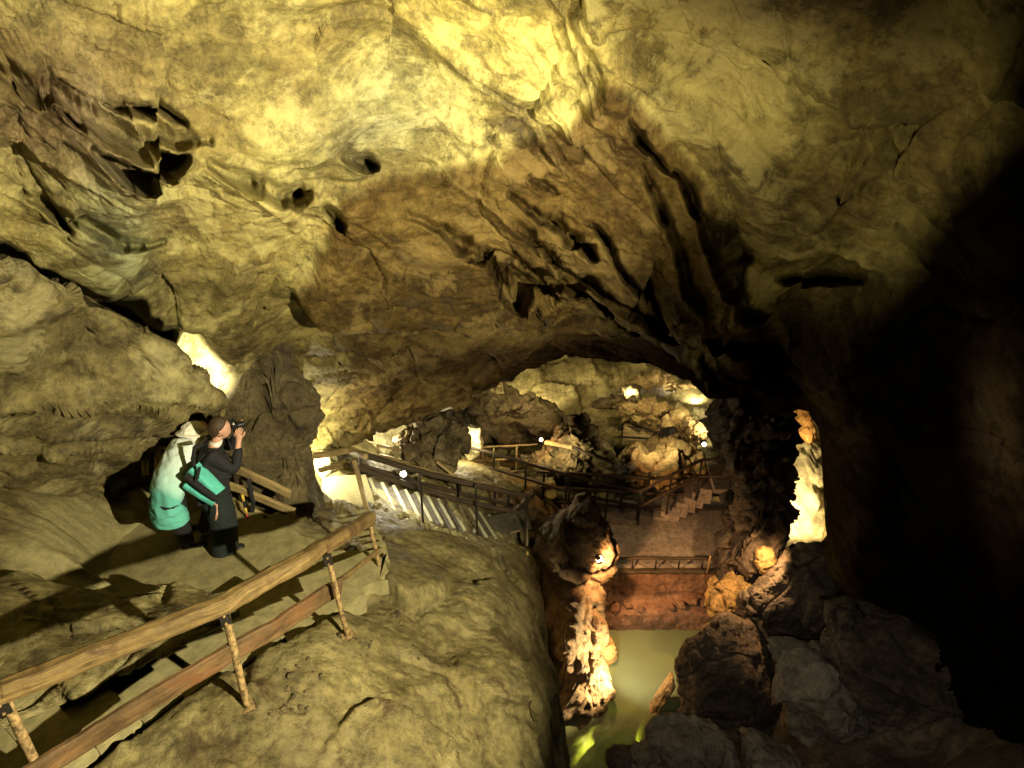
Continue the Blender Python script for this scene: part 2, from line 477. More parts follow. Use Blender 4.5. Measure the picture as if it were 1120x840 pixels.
M_GREYROCK = rock_mat('grey brown boulder rock', (.10, .08, .055), (.20, .165, .12), (.30, .25, .18), sc=1.4, bump=.7, veins=.2)
M_ORANGE = rock_mat('ochre boulder rock', (.18, .11, .04), (.34, .22, .08), (.48, .36, .15), sc=2.0, bump=.8, veins=.15)
M_PALE = rock_mat('pale sinter rock', (.36, .30, .15), (.52, .46, .25), (.66, .60, .36), sc=1.4, bump=.6, streak=.5, veins=.3)
M_RED = rock_mat('reddish pool rock', (.08, .04, .022), (.17, .085, .045), (.27, .15, .08), sc=1.8, bump=.6, veins=.1)
M_CONC = plain_mat('worn concrete', (.29, .25, .115), .85, .35, 9, bump=.5)
M_SAND = rock_mat('trodden sandy ground', (.20, .17, .075), (.30, .26, .12), (.36, .32, .15), sc=2.5, bump=.5, streak=.3, veins=0, dist=.02)
M_CONC2 = plain_mat('sandy concrete', (.34, .30, .15), .9, .3, 30, bump=.5)
M_PLAT = rock_mat('brown concrete terrace', (.17, .14, .115), (.24, .20, .165), (.29, .25, .20), sc=1.2, bump=.25, streak=.3, veins=0, dist=.02)
M_LITEDGE = plain_mat('pale step nosing', (.36, .33, .19), .8, .25, 14)  # lit outer edges of the treads, put into colour
M_STEP = plain_mat('dark step concrete', (.10, .085, .055), .8, .4, 12)  # dark tone stands in for the riser shadows on the treads
M_WOOD = wood_mat('weathered rail wood', (.08, .045, .018), (.38, .26, .09), stain=(.10, .055, .022))
M_WOODP = wood_mat('pale rail wood', (.22, .15, .06), (.48, .36, .16))
M_WOODD = wood_mat('dark rail wood', (.018, .012, .007), (.075, .05, .025))
M_RUSTW = wood_mat('rusty red rail board', (.06, .032, .014), (.26, .155, .06), stain=(.17, .075, .028))
M_RUST = plain_mat('rusted painted steel post', (.36, .24, .10), .7, .85, 26, bump=.6)
M_STEEL = plain_mat('dark steel', (.03, .025, .02), .5, .4, 20, metal=.3)

# ------------------------------------------------------------------ cave roof and walls: one shell
# px, lip-row values: list of (py, forward distance) from above the frame down to the lip
COLS = [
 (-420, [-300, 0, 150, 300, 450, 600, 800], [2.2, 2.4, 2.5, 2.6, 2.6, 2.6, 2.4]),
 (-250, [-300, 0, 130, 250, 400, 560, 760], [3.0, 3.4, 3.6, 3.8, 4.0, 4.0, 3.6]),
 (0,    [-300, 0, 130, 250, 380, 520, 660], [3.5, 4.5, 4.8, 5.05, 5.5, 5.7, 5.1]),
 (150,  [-300, 0, 130, 250, 370, 470, 575], [3.7, 4.9, 5.3, 5.65, 6.1, 6.6, 6.6]),
 (240,  [-300, 0, 130, 250, 350, 450, 575], [3.8, 5.1, 5.6, 6.05, 6.5, 7.1, 7.2]),
 (320,  [-300, 0, 130, 250, 330, 420, 535], [3.9, 5.2, 5.85, 6.45, 7.1, 8.3, 9.2]),
 (370,  [-300, 0, 130, 250, 330, 400, 490], [3.9, 5.3, 6.0, 6.6, 7.35, 8.5, 9.7]),
 (430,  [-300, 0, 130, 250, 330, 395, 464], [3.9, 5.4, 6.15, 6.85, 7.7, 8.8, 10.0]),
 (500,  [-300, 0, 130, 250, 330, 385, 443], [4.0, 5.4, 6.25, 7.05, 7.95, 9.0, 10.3]),
 (545,  [-300, 0, 125, 240, 315, 365, 408], [4.0, 5.4, 6.25, 7.1, 8.0, 9.1, 10.5]),
 (610,  [-300, 0, 120, 230, 300, 350, 394], [4.0, 5.4, 6.25, 7.1, 8.0, 9.1, 10.6]),
 (700,  [-300, 0, 120, 230, 300, 352, 402], [4.0, 5.3, 6.15, 7.0, 7.9, 9.0, 10.4]),
 (785,  [-300, 0, 125, 235, 310, 370, 432], [4.0, 5.2, 6.0, 6.8, 7.6, 8.6, 9.8]),
 (850,  [-300, 0, 130, 245, 320, 385, 442], [4.0, 5.0, 5.75, 6.45, 7.1, 7.9, 9.0]),
 (893,  [-300, 0, 130, 250, 335, 400, 450], [3.9, 4.9, 5.6, 6.2, 6.75, 7.4, 8.4]),
 (907,  [-300, 0, 130, 250, 350, 450, 610], [3.9, 4.85, 5.55, 6.1, 6.6, 7.2, 7.8]),
 (942,  [-300, 0, 130, 255, 370, 490, 650], [3.8, 4.75, 5.4, 5.9, 6.3, 6.7, 7.2]),
 (1000, [-300, 0, 130, 260, 400, 550, 720], [3.7, 4.5, 5.0, 5.4, 5.6, 5.8, 6.0]),
 (1120, [-300, 0, 130, 270, 410, 560, 780], [3.3, 3.9, 4.2, 4.35, 4.4, 4.4, 4.4]),
 (1300, [-300, 0, 130, 280, 420, 600, 860], [2.6, 3.0, 3.1, 3.2, 3.2, 3.1, 3.0]),
 (1500, [-300, 0, 130, 280, 420, 640, 900], [1.8, 2.1, 2.2, 2.3, 2.3, 2.2, 2.1]),
]
def build_shell():
    nu, nv = 900, 560
    px = np.array([c[0] for c in COLS], float)
    PY = np.array([c[1] for c in COLS], float); DD = np.array([c[2] for c in COLS], float)
    # columns spaced evenly in px inside the frame, coarser outside
    un = np.concatenate([np.linspace(-420, -30, 60, endpoint=False), np.linspace(-30, 1150, 780, endpoint=False), np.linspace(1150, 1500, 60)])
    nu = len(un)
    py_u = np.stack([pchip(px, PY[:, r], un) for r in range(7)], 1)
    dd_u = np.stack([pchip(px, DD[:, r], un) for r in range(7)], 1)
    tn = np.concatenate([np.linspace(0, 1, 60, endpoint=False), np.linspace(1, 6, 440)])
    G = np.zeros((nu, len(tn) + 40, 3))
    for i in range(nu):
        y = pchip(np.arange(7), py_u[i], tn); d = pchip(np.arange(7), dd_u[i], tn)
        G[i, :len(tn)] = np.stack(P(un[i], y, d), 1) if False else np.array([P(un[i], a, b) for a, b in zip(y, d)])
    # behind the lip the rock turns up and back (roof of the far chamber) or down (walls)
    lip = G[:, len(tn) - 1].copy()
    wallish = np.clip(sstep(452, 600, pchip(px, PY[:, 6], un)), 0, 1)
    t = np.linspace(0, 1, 41)[1:]
    for j, tt in enumerate(t):
        roof = np.array([[0, .25 * math.sin(min(1, tt * 6) * 1.57) + 11 * tt ** 1.6, 3.6 * (1 - (1 - tt) ** 3)]])
        wal = np.array([[.9 * tt, 1.2 * tt, -5.5 * tt]])
        G[:, len(tn) + j] = lip + roof * (1 - wallish[:, None]) + wal * wallish[:, None]
    # smooth
    for _ in range(6):
        G[1:-1] = (G[:-2] + 2 * G[1:-1] + G[2:]) / 4
        G[:, 1:-1] = (G[:, :-2] + 2 * G[:, 1:-1] + G[:, 2:]) / 4
    Nn = grid_normals(G)
    cam = np.array((0, 0, CAMH)); s = np.sign(np.sum(Nn * (cam - G), 2)); s = np.where(s[:, :60].mean() < 0, -1, 1)
    Nn = Nn * s
    V = G.reshape(-1, 3); NN = Nn.reshape(-1, 3)
    x, y = to_px(V)
    back = np.zeros((nu, G.shape[1])); back[:, len(tn):] = 1; front = 1 - back.ravel()
    # wobble for sculpted outlines
    wx = x + 12 * fbm(V * 1.3, 4, 71) + 3 * fbm(V * 7, 3, 75); wy = y + 12 * fbm(V * 1.3 + 40, 4, 72) + 3 * fbm(V * 7 + 9, 3, 76)
    cr = np.zeros(len(V)); d = np.zeros(len(V)); tint = np.ones((len(V), 3))
    rgh = np.ones(len(V))
    # hanging brown slab
    SLAB = [(668, 62), (640, 100), (585, 140), (535, 165), (470, 183), (372, 200), (358, 262), (316, 318), (345, 345), (480, 360), (640, 350), (770, 320), (862, 345), (835, 280), (795, 205), (745, 140), (715, 95)]
    sd = polydist(wx, wy, SLAB) * front
    d += .16 * sstep(-3, 9, sd) * (1 - .6 * sstep(0, 240, sd))
    # groups of ledges: (polyline, height, falloff px, groove depth, groove px, side)
    def ledge(pl, h, fo, gd, gw, side=1, taper=True):
        nonlocal d, cr
        ds, sg, fr = linedist(wx, wy, pl)
        tp = np.sin(np.clip(fr, .02, .98) * math.pi) ** .5 if taper else 1.0
        sdist = ds * sg * side
        near = np.exp(-np.maximum(sdist, 0) / fo) * sstep(-3, 2, sdist)
        d += (1.5 * h * tp * near ) * front
        if gd > .12:
            gm = gw * .62 * (.35 + 1.3 * np.clip(.5 + 1.2 * fbm(V * 2.2, 3, 60), 0, 1)) * (tp if taper else 1)
            cr = np.maximum(cr, (.5 + 1.6 * gd) * np.exp(-(ds / np.maximum(gm, .5)) ** 2.5) * front)
    # image y points down: travelling right, side=+1 is below the line
    ledge([(-60, 20), (40, 62), (100, 92), (160, 108), (215, 128)], .25, 50, .13, 4)
    ledge([(88, 108), (120, 118), (160, 125), (190, 133)], .16, 45, .30, 8)
    ledge([(105, 80), (150, 88), (190, 112)], .05, 25, .2, 4)
    ledge([(215, 143), (260, 158), (300, 178), (342, 192)], .22, 60, .4, 5.5)
    ledge([(372, 158), (395, 165), (415, 182)], .16, 35, .25, 5)
    ledge([(20, 200), (60, 212), (110, 235), (175, 262)], .10, 40, .14, 4)
    ledge([(100, 135), (250, 165), (300, 200), (330, 260)], .10, 30, 0, 5, -1)
    ledge([(300, 265), (262, 275), (235, 305), (225, 345)], .12, 35, .10, 4, -1)
    ledge([(355, 205), (368, 225), (372, 245)], .10, 20, .25, 6)
    # brown slab splits
    ledge([(690, 95), (712, 130), (742, 172)], .05, 20, .16, 6)
    ledge([(745, 165), (765, 195), (795, 230), (820, 262), (850, 320)], .08, 35, .45, 8)
    ledge([(705, 160), (730, 200), (765, 260), (790, 290)], .12, 45, .30, 5)
    ledge([(560, 195), (610, 232), (650, 246)], .08, 30, .35, 4)
    ledge([(440, 225), (520, 262), (560, 300), (640, 262), (700, 285), (790, 330)], .12, 40, .25, 5)
    ledge([(316, 318), (332, 336), (360, 346), (420, 348), (480, 352)], .16, 60, .22, 4, -1)
    ledge([(560, 225), (600, 250), (650, 280), (700, 330)], .06, 30, .20, 6)
    ledge([(330, 368), (420, 372), (520, 366), (600, 355)], .10, 30, .12, 5)
    ledge([(350, 395), (430, 388), (520, 380)], .06, 18, .10, 4)
    ledge([(340, 408), (400, 410), (470, 400)], .06, 16, .10, 4)
    # right hand folds
    ledge([(840, 55), (900, 75), (960, 110), (1010, 120)], .30, 45, .5, 10, -1)
    ledge([(850, 60), (880, 105), (900, 112)], .12, 40, .1, 5)
    ledge([(620, 0), (680, 50), (760, 100), (850, 165), (900, 200)], .14, 50, .10, 6)
    ledge([(790, 215), (810, 245), (830, 262)], .10, 30, .55, 9)
    ledge([(935, 190), (962, 210), (978, 240)], .14, 40, .45, 9, -1)
    ledge([(860, 285), (900, 298), (935, 314)], .10, 30, .2, 4)
    ledge([(800, 310), (850, 345), (900, 385)], .12, 40, .3, 8)
    ledge([(0, 288), (40, 302), (70, 318)], .05, 20, .7, 9, 1, False)
    ledge([(-120, 250), (-60, 266), (0, 278), (60, 298), (118, 326), (168, 354), (205, 382)], .02, 15, 1.0, 13, 1, False)
    ledge([(105, 92), (128, 100), (150, 118)], .05, 15, .12, 5)
    ledge([(52, 78), (80, 88)], .05, 15, .3, 5)
    ledge([(30, 200), (52, 215), (70, 232)], .04, 15, .3, 7)
    ledge([(575, 175), (600, 190), (612, 200)], .03, 10, .15, 3)
    ledge([(640, 222), (700, 262), (745, 300)], .04, 20, .3, 5)
    ledge([(560, 262), (590, 275), (612, 290)], .04, 20, .25, 5)
    ledge([(480, 240), (505, 262), (535, 270)], .05, 20, .2, 4)
    # big masses
    g = lambda cx, cy, rx, ry, a=0: np.exp(-((((x-cx)*math.cos(a)+(y-cy)*math.sin(a))/rx)**2 + ((-(x-cx)*math.sin(a)+(y-cy)*math.cos(a))/ry)**2))
    d += front * (.55 * g(790, 330, 150, 60, R(30)) + .28 * g(880, 200, 90, 70) - .30 * g(900, 330, 60, 40))
    d += front * (.25 * g(300, 130, 110, 60) - .25 * g(420, 60, 90, 70) + .22 * g(120, 250, 60, 110) - .45 * g(455, 365, 22, 9) )
    d -= front * .35 * g(470, 365, 16, 8)
    # small pock marks on the slab
    pk, _e = worley(np.stack([wx / 16, wy / 11, 0 * wx], 1), 91)
    d -= front * .06 * np.clip(pk * 2 - .4, 0, 1) * sstep(0, 30, sd) * g(700, 180, 160, 110)
    d -= front * (.85 * g(218, 412, 24, 30, R(40)) + .12 * g(165, 500, 60, 50))
    def sm(a, k):
        a = a.reshape(nu, -1)
        for _ in range(k):
            a = a.copy(); a[1:-1] = (a[:-2] + 2 * a[1:-1] + a[2:]) / 4; a[:, 1:-1] = (a[:, :-2] + 2 * a[:, 1:-1] + a[:, 2:]) / 4
        return a.ravel()
    d = sm(d, 10); cr = sm(cr, 4)
    # natural fine relief everywhere
    smooth_zone = 1 - .55 * g(480, 60, 180, 110) - .35 * g(880, 230, 100, 80) - .4 * g(120, 260, 80, 120)
    d += rock_disp(V, 3, big=.22, bed=.17, fac=.15, fine=.07, fs=.9) * smooth_zone * (.45 + .9 * np.clip(.5 + fbm(V / 1.6, 2, 99), 0, 1)) * (.5 + .5 * front)
    lowrubble = g(390, 400, 80, 40) + g(300, 470, 60, 80)
    d += .05 * fbm(V * 6, 4, 8, .6, True) * lowrubble
    d *= 1 - .85 * np.exp(-(((x - 905) / 45) ** 2 + ((y - 530) / 110) ** 2))
    ray = V - cam; ray /= np.linalg.norm(ray, axis=1, keepdims=True)
    V = V + NN * d[:, None] + ray * cr[:, None]
    # rock stains (brown slab, pale flowstone, violet-brown upper left), then painted shade
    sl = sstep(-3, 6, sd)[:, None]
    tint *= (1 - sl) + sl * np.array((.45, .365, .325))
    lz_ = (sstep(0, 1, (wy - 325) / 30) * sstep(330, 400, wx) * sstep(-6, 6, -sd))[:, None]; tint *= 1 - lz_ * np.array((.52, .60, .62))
    pale = np.clip(g(560, 60, 130, 110) * 1.2, 0, 1)[:, None] * (1 - sl)
    tint *= 1 + pale * np.array((.62, .66, .42))
    fl = g(125, 240, 45, 120, R(-12))[:, None]; tint *= 1 + fl * np.array((-.08, .12, .5))
    fl = g(420, 130, 90, 50)[:, None] * (1 - sl); tint *= 1 + fl * np.array((-.1, .03, .5))
    vb = g(40, 90, 130, 90)[:, None]; tint *= 1 + vb * np.array((-.32, -.42, -.15))
    lw = sstep(0, 1, (y - 345) / 35)[:, None] * g(625, 395, 225, 85)[:, None]; tint *= 1 - lw * np.array((.76, .81, .79))  # arch lip: brown rock plus painted shade of its underside
    rt_shade = sstep(0, 1, (x + 14 * fbm(V * 1.7, 3, 87) - (1050 - .80 * np.clip(y - 150, 0, 215))) / 90)[:, None]; tint *= 1 - rt_shade * np.array((.98, .982, .975))  # darkness of the unlit right wall painted into the tint
    rb_shade = sstep(0, 1, (y - 300) / 70)[:, None] * sstep(640, 760, x)[:, None]; tint *= 1 - rb_shade * (1 - rt_shade) * np.array((.86, .88, .84))  # shade under the roof right of the slab, painted in
    ur_shade = g(900, -10, 230, 58)[:, None]; tint *= 1 - ur_shade * np.array((.80, .83, .78))  # painted falloff of light towards the upper right corner
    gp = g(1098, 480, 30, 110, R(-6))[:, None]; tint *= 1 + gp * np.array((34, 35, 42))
    V = V.astype(np.float32)
    Fc = grid_faces(nu, G.shape[1]); ci, ri = Fc[:, 0] // G.shape[1], Fc[:, 0] % G.shape[1]
    bad = (ri >= len(tn) - 1) & (((wallish[ci] > .01) & (wallish[ci] < .99)) | ((wallish[np.minimum(ci + 1, nu - 1)] > .01) & (wallish[np.minimum(ci + 1, nu - 1)] < .99)))
    me = mesh_from('cave_roof', V, Fc[~bad], M_CEIL)
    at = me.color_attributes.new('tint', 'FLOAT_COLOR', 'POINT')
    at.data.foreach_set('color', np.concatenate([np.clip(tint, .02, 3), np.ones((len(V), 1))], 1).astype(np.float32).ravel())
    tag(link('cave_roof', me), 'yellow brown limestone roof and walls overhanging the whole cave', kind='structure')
build_shell()

# ------------------------------------------------------------------ terrain (one sheet, pool basin cut into it)
def rel(px, py, z): return PZ(px, py, Z(z))
TP = [(60,860,-4.4),(-150,800,-4.1),(270,770,-4.5),(380,692,-4.78),(418,628,-5.2),(400,900,-5.0),(250,900,-4.65),(520,900,-5.6),(610,900,-6.4),
 (590,840,-6.1),(608,760,-6.6),(598,650,-7.1),(572,598,-7.6),(500,592,-6.75),(455,575,-6.25),(500,700,-5.6),(430,700,-5.1),(560,700,-6.2),(480,780,-5.4),
 (320,620,-5.08),(250,605,-5.08),(150,600,-5.06),(90,610,-4.95),(0,650,-4.7),(-100,680,-4.2),(0,720,-4.45),(110,690,-4.75),(200,645,-5.0),(350,598,-5.12),(300,560,-5.15),
 (240,540,-5.1),(150,575,-5.05),(60,560,-4.35),(0,595,-4.2),(110,540,-4.7),(-80,600,-3.9),(335,560,-5.6),(420,572,-6.0),
 (345,535,-6.1),(400,550,-6.1),(370,515,-6.15),(345,500,-6.2),(400,508,-6.35),(465,520,-7.0),(520,532,-7.6),(560,545,-8.1),(480,545,-7.0),(540,575,-7.7),
 (520,505,-8.0),(600,555,-8.7),(640,560,-9.0),(700,560,-9.05),(780,560,-9.05),(700,600,-9.05),(780,600,-9.05),(830,560,-8.9),
 (560,510,-8.9),(620,510,-9.0),(700,520,-9.0),(760,510,-8.9),(520,490,-8.9),(600,480,-8.9),(700,480,-8.8),(790,490,-8.6),(600,455,-8.8),(700,455,-8.8),(760,450,-8.6),(520,465,-8.7),(640,438,-8.6),
 (450,492,-7.9),(420,500,-7.2),(862,600,-9.8),(885,560,-9.8),(905,520,-9.8),
 (800,680,-9.8),(760,730,-10.6),(740,820,-10.2),(690,860,-9.3),(850,700,-9.4),(870,770,-9.0),(930,720,-8.9),(930,800,-8.2),(1000,760,-7.9),(1050,700,-7.9),(820,860,-8.8),(1000,860,-7.3),(1120,800,-6.6),(1200,900,-5.6),(900,900,-8.0)]
EXTRA = [(-7, 2, 9.0), (-7, 5, 8.5), (-6.5, 9, 8.0), (-4.5, 11, 6.0), (0, 0.3, 5.2), (-3, .3, 7.6), (4.5, 1, 8.2), (-1.5, .5, 7.0), (7, 6, 7.5), (7, 12, 6), (-4, 22, 4.5), (0, 23, 4.5), (6, 22, 4.5), (-4, 16, 3.8), (5, 15, 3.8), (2.5, .5, 5.0)]
_tp = np.array([rel(*q) for q in TP] + EXTRA)
def _rbf():
    x = _tp[:, :2]; n = len(x)
    r = np.linalg.norm(x[:, None] - x[None], axis=2)
    K = r ** 2 * np.log(r + 1e-9) + np.eye(n) * .25
    Pm = np.c_[np.ones(n), x]
    A = np.block([[K, Pm], [Pm.T, np.zeros((3, 3))]])
    return np.linalg.solve(A, np.r_[_tp[:, 2], 0, 0, 0]), x
_W, _X = _rbf()
def base_z(X, Y):
    sh = X.shape; X = np.ravel(X); Y = np.ravel(Y); out = np.zeros(len(X))
    for s in range(0, len(X), 60000):
        q = np.c_[X[s:s+60000], Y[s:s+60000]]
        r = np.linalg.norm(q[:, None] - _X[None], axis=2)
        out[s:s+60000] = (r ** 2 * np.log(r + 1e-9)) @ _W[:len(_X)] + _W[-3] + q @ _W[-2:]
    return out.reshape(sh)

# chasm outline in plan
CH = [rel(585, 900, -6.3)[:2], rel(606, 800, -6.4)[:2], rel(612, 745, -6.6)[:2], rel(600, 670, -7.0)[:2], rel(580, 620, -7.5)[:2], rel(577, 597, -7.7)[:2],
      rel(600, 585, -8.6)[:2] + np.array((.1, 0)), rel(640, 612, -9.0)[:2], rel(664, 625, -9.05)[:2] + np.array((0, .42)), rel(790, 625, -9.05)[:2] + np.array((0, .42)), rel(812, 648, -9.4)[:2], rel(800, 690, -10.0)[:2], rel(745, 740, -10.7)[:2], rel(700, 840, -10.2)[:2], rel(680, 960, -9.6)[:2], (1.2, 2.2), (.4, 2.0)]
CH = np.array(CH)
# flat walked-on areas: (polygon px, rel z)
PLATF = np.array([rel(*q, -5.06)[:2] for q in [(96, 642), (128, 590), (168, 556), (210, 540), (255, 545), (300, 570), (335, 590), (372, 603), (424, 605), (418, 634), (372, 655), (330, 640), (290, 655), (245, 665), (190, 640), (140, 655)]])
PADF = np.array([rel(*q, -6.12)[:2] for q in [(345, 556), (350, 522), (400, 520), (412, 558)]])
TERR = np.array([rel(*q, -9.05)[:2] for q in [(604, 626), (610, 548), (700, 546), (800, 548), (838, 545), (815, 580), (796, 626)]])
SANDF = np.array([rel(*q, -5.0)[:2] for q in [(40, 690), (60, 620), (100, 575), (150, 545), (250, 540), (330, 560), (370, 590), (420, 600), (400, 660), (250, 700), (100, 720)]])
# stair along the near railing
ST_A = np.array((-3.45, 2.1)); ST_B = np.array((-1.42, 5.0))
def terrain_z(X, Y):
    b = base_z(X, Y)
    sh = X.shape; x, y = X.ravel(), Y.ravel(); b = b.ravel()
    p = np.c_[x, y, b]
    sm = np.ones(len(x))
    for poly, z in ((PLATF, Z(-5.10)), (PADF, Z(-6.16)), (TERR, Z(-9.12))):
        m = sstep(-.10, .12, polydist(x, y, poly)); b = b * (1 - m) + z * m; sm *= 1 - m
    # trench for the stair run
    dirv = (ST_B - ST_A) / np.linalg.norm(ST_B - ST_A); nrm = np.array((-dirv[1], dirv[0]))
    t = (x - ST_A[0]) * dirv[0] + (y - ST_A[1]) * dirv[1]; s = (x - ST_A[0]) * nrm[0] + (y - ST_A[1]) * nrm[1]
    zst = Z(-4.22) + np.clip(t / np.linalg.norm(ST_B - ST_A), -.3, 1.0) * (-.86)
    m = sstep(-.10, 0.02, s) * sstep(1.12, .95, s) * sstep(3.62, 3.35, t) * sstep(-2, -1.8, t)
    b = np.where(m > 0, b * (1 - m) + np.minimum(b, zst - .22) * m, b); sm *= 1 - m * .8
    n = .16 * fbm(p / 1.3, 4, 201) + .05 * fbm(p * 2.2, 4, 205, .55)
    v, e = worley(p * np.array((1.0, 1.0, 1.0)) * .8 + .25 * np.c_[vnoise(p, 5), vnoise(p, 6), vnoise(p, 7)], 210)
    n = n + .24 * v - .03 * np.clip(1 - e / .05, 0, 1)
    n = n + .022 * fbm(p * 9, 4, 215, .6, True)
    far = sstep(9, 13, y)
    v2, e2 = worley(p * 2.6, 212); n = n + (.05 + .06 * far) * v2 * .6
    b = b + n * sm
    fine_sm = sm
    # diagonal folds on the fore rock
    b = b + sm * .07 * np.sin((x * .55 - y * .9) * 4.3 + 1.5 * vnoise(p * .8, 9)) * sstep(-1.6, -.4, x) * sstep(8, 6, y)
    # low rock lip left of the path
    cd = polydist(x + .22 * vnoise(np.c_[x * 1.4, y * 1.4, b], 41) + .08 * vnoise(p * 6, 42), y + .22 * vnoise(p * 1.4, 43), CH)
    m = sstep(-.04, .30, cd)
    round_ = np.exp(-np.maximum(-cd, 0) / .25) * .12 * (cd < 0)
    b = b - round_ * (sm > .9)
    floor = Z(-12.4) + .15 * fbm(p * 1.5, 3, 77)
    b = b * (1 - m) + floor * m
    return b.reshape(sh)

def build_terrain():
    xs = np.concatenate([np.arange(-8.0, -4.4, .07), np.arange(-4.4, 4.2, .0225), np.arange(4.2, 8, .08)])
    ys = np.concatenate([np.arange(.4, 2.4, .06), np.arange(2.4, 9.4, .0225), np.arange(9.4, 14, .035), np.arange(14, 23, .08)])
    X, Y = np.meshgrid(xs, ys, indexing='ij')
    Zt = terrain_z(X, Y)
    for _ in range(2):
        Zt[1:-1] = (Zt[:-2] + 2 * Zt[1:-1] + Zt[2:]) / 4; Zt[:, 1:-1] = (Zt[:, :-2] + 2 * Zt[:, 1:-1] + Zt[:, 2:]) / 4
    pp = np.stack([X, Y, Zt], 2).reshape(-1, 3)
    flat = np.zeros(len(pp))
    for poly in (PLATF, PADF, TERR): flat = np.maximum(flat, sstep(-.1, .05, polydist(pp[:, 0], pp[:, 1], poly)))
    Zt = Zt + ((.030 * fbm(pp * 6, 5, 331, .62, True) + .016 * fbm(pp * 19, 3, 335, .7)) * (1 - flat)).reshape(Zt.shape)
    G = np.stack([X, Y, Zt], 2)
    Nn = grid_normals(G); V = G.reshape(-1, 3)
    steep = 1 - np.clip(np.abs(Nn[:, :, 2]).ravel(), 0, 1)
    V = V + Nn.reshape(-1, 3) * (sstep(.35, .9, steep) * (.16 * fbm(V * 1.2, 3, 301) + .05 * fbm(V * np.array((4, 4, 1.2)), 3, 302)))[:, None]
    Fg = grid_faces(len(xs), len(ys)); me = mesh_from('cave_floor', V, Fg, M_GROUND); me.materials.append(M_DARKROCK)
    cx = V[Fg[:, 0]]; edge = .9 + .25 * vnoise(cx * 1.5, 17)
    if len(me.polygons) == len(Fg): me.polygons.foreach_set('material_index', ((cx[:, 0] > edge) & (cx[:, 1] < 8.8)).astype(np.int32))  # shade right of the chasm put in as a darker rock
    sd_ = sstep(-.25, .3, polydist(V[:, 0] + .3 * vnoise(V * 1.7, 18), V[:, 1] + .3 * vnoise(V * 1.7, 19), SANDF) + .25 * fbm(V * 3, 4, 27))
    at = me.attributes.new('sand', 'FLOAT', 'POINT'); at.data.foreach_set('value', sd_.astype(np.float32))
    tag(link('cave_floor', me), 'clay coated rock floor falling to a pool', kind='structure')
    return X, Y, Zt
build_terrain()

def gz(x, y):
    return float(terrain_z(np.array([[x]]), np.array([[y]]))[0, 0])

def slab_poly(name, poly, z, th, mat, label, noise=.01, res=.05, kind='structure'):
    """flat paved area with thickness and slightly uneven top"""
    poly = np.asarray(poly)
    x0, y0 = poly.min(0) - .1; x1, y1 = poly.max(0) + .1
    bm = bmesh.new()
    vs = [bm.verts.new((p[0], p[1], z)) for p in poly]
    f = bm.faces.new(vs)
    if f.normal.z < 0: f.normal_flip()
    r = bmesh.ops.extrude_face_region(bm, geom=[f])
    for v in [g for g in r['geom'] if isinstance(g, bmesh.types.BMVert)]: v.co.z -= th
    bmesh.ops.recalc_face_normals(bm, faces=bm.faces)
    me = bpy.data.meshes.new(name); bm.to_mesh(me); bm.free(); me.materials.append(mat)
    return tag(link(name, me), label, kind=kind)
def rag(poly, n=6, a=.05, seed=0):
    rng = np.random.default_rng(seed); out = []
    for i in range(len(poly)):
        p, q = np.array(poly[i]), np.array(poly[(i + 1) % len(poly)])
        for k in range(n): out.append(p + (q - p) * k / n + rng.normal(size=2) * a * (k > 0 or True))
    return np.array(out)
slab_poly('path', rag(PLATF, 6, .035, 1), Z(-5.06), .2, M_CONC, 'sandy brown walkway under the two visitors')
slab_poly('landing', rag(PADF, 4, .006, 2), Z(-6.10), .3, M_CONC2, 'bright pale concrete landing at the turn of the stair')
slab_poly('terrace', rag(TERR, 3, .004, 3), Z(-9.05), .25, M_PLAT, 'flat brown concrete terrace above the pool')

# near stair: shallow steps falling to the right along the near railing
def stair_run(name, A, B, za, zb, n, width, mat, label, side=1, lit_edge=None, th=.3, over=.0, edgew=.05, kind='structure'):
    A, B = np.array(A, float), np.array(B, float); L = np.linalg.norm(B - A); u = (B - A) / L; nr = np.array((-u[1], u[0])) * side
    a = math.atan2(u[1], u[0]); root = empty(name, (A[0], A[1], za))
    rng = random.Random(n)
    for i in range(n):
        z = za + (zb - za) * (i + .5) / n if False else za + (zb - za) * (i) / max(1, n - 1)
        c = A + u * (i + .5) * L / n + nr * width / 2
        s = box('step', (c[0], c[1], z - th / 2), (L / n + over + .003 * rng.random(), width + rng.uniform(-.03, .03), th), mat, root, rz=a, bev=.012)
        if lit_edge:  # pale strip stands in for the lit edge of each tread
            e = A + u * ((i + 1) * L / n - edgew / 2 + over / 2 + .004) + nr * width / 2
            box('lit_edge', (e[0], e[1], z - .018), (edgew, width + .01 + rng.uniform(-.06, .02), .046), lit_edge, s, rz=a, bev=.006)
    return tag(root, label, kind=kind) if kind else root
stair_run('path_steps', ST_A, ST_B + (ST_B - ST_A) * -.03, Z(-4.18), Z(-5.02), 11, .98, M_CONC, 'low worn concrete steps beside the near railing')
# steps going down from the platform to the landing
a0 = rel(385, 612, -5.12)[:2]; a1 = rel(372, 560, -6.1)[:2]
stair_run('path_steps', a0 + np.array((.42, 0)), a1 + np.array((.38, .1)), Z(-5.14), Z(-6.02), 9, .95, M_CONC, 'shallow concrete steps down to the bright landing')
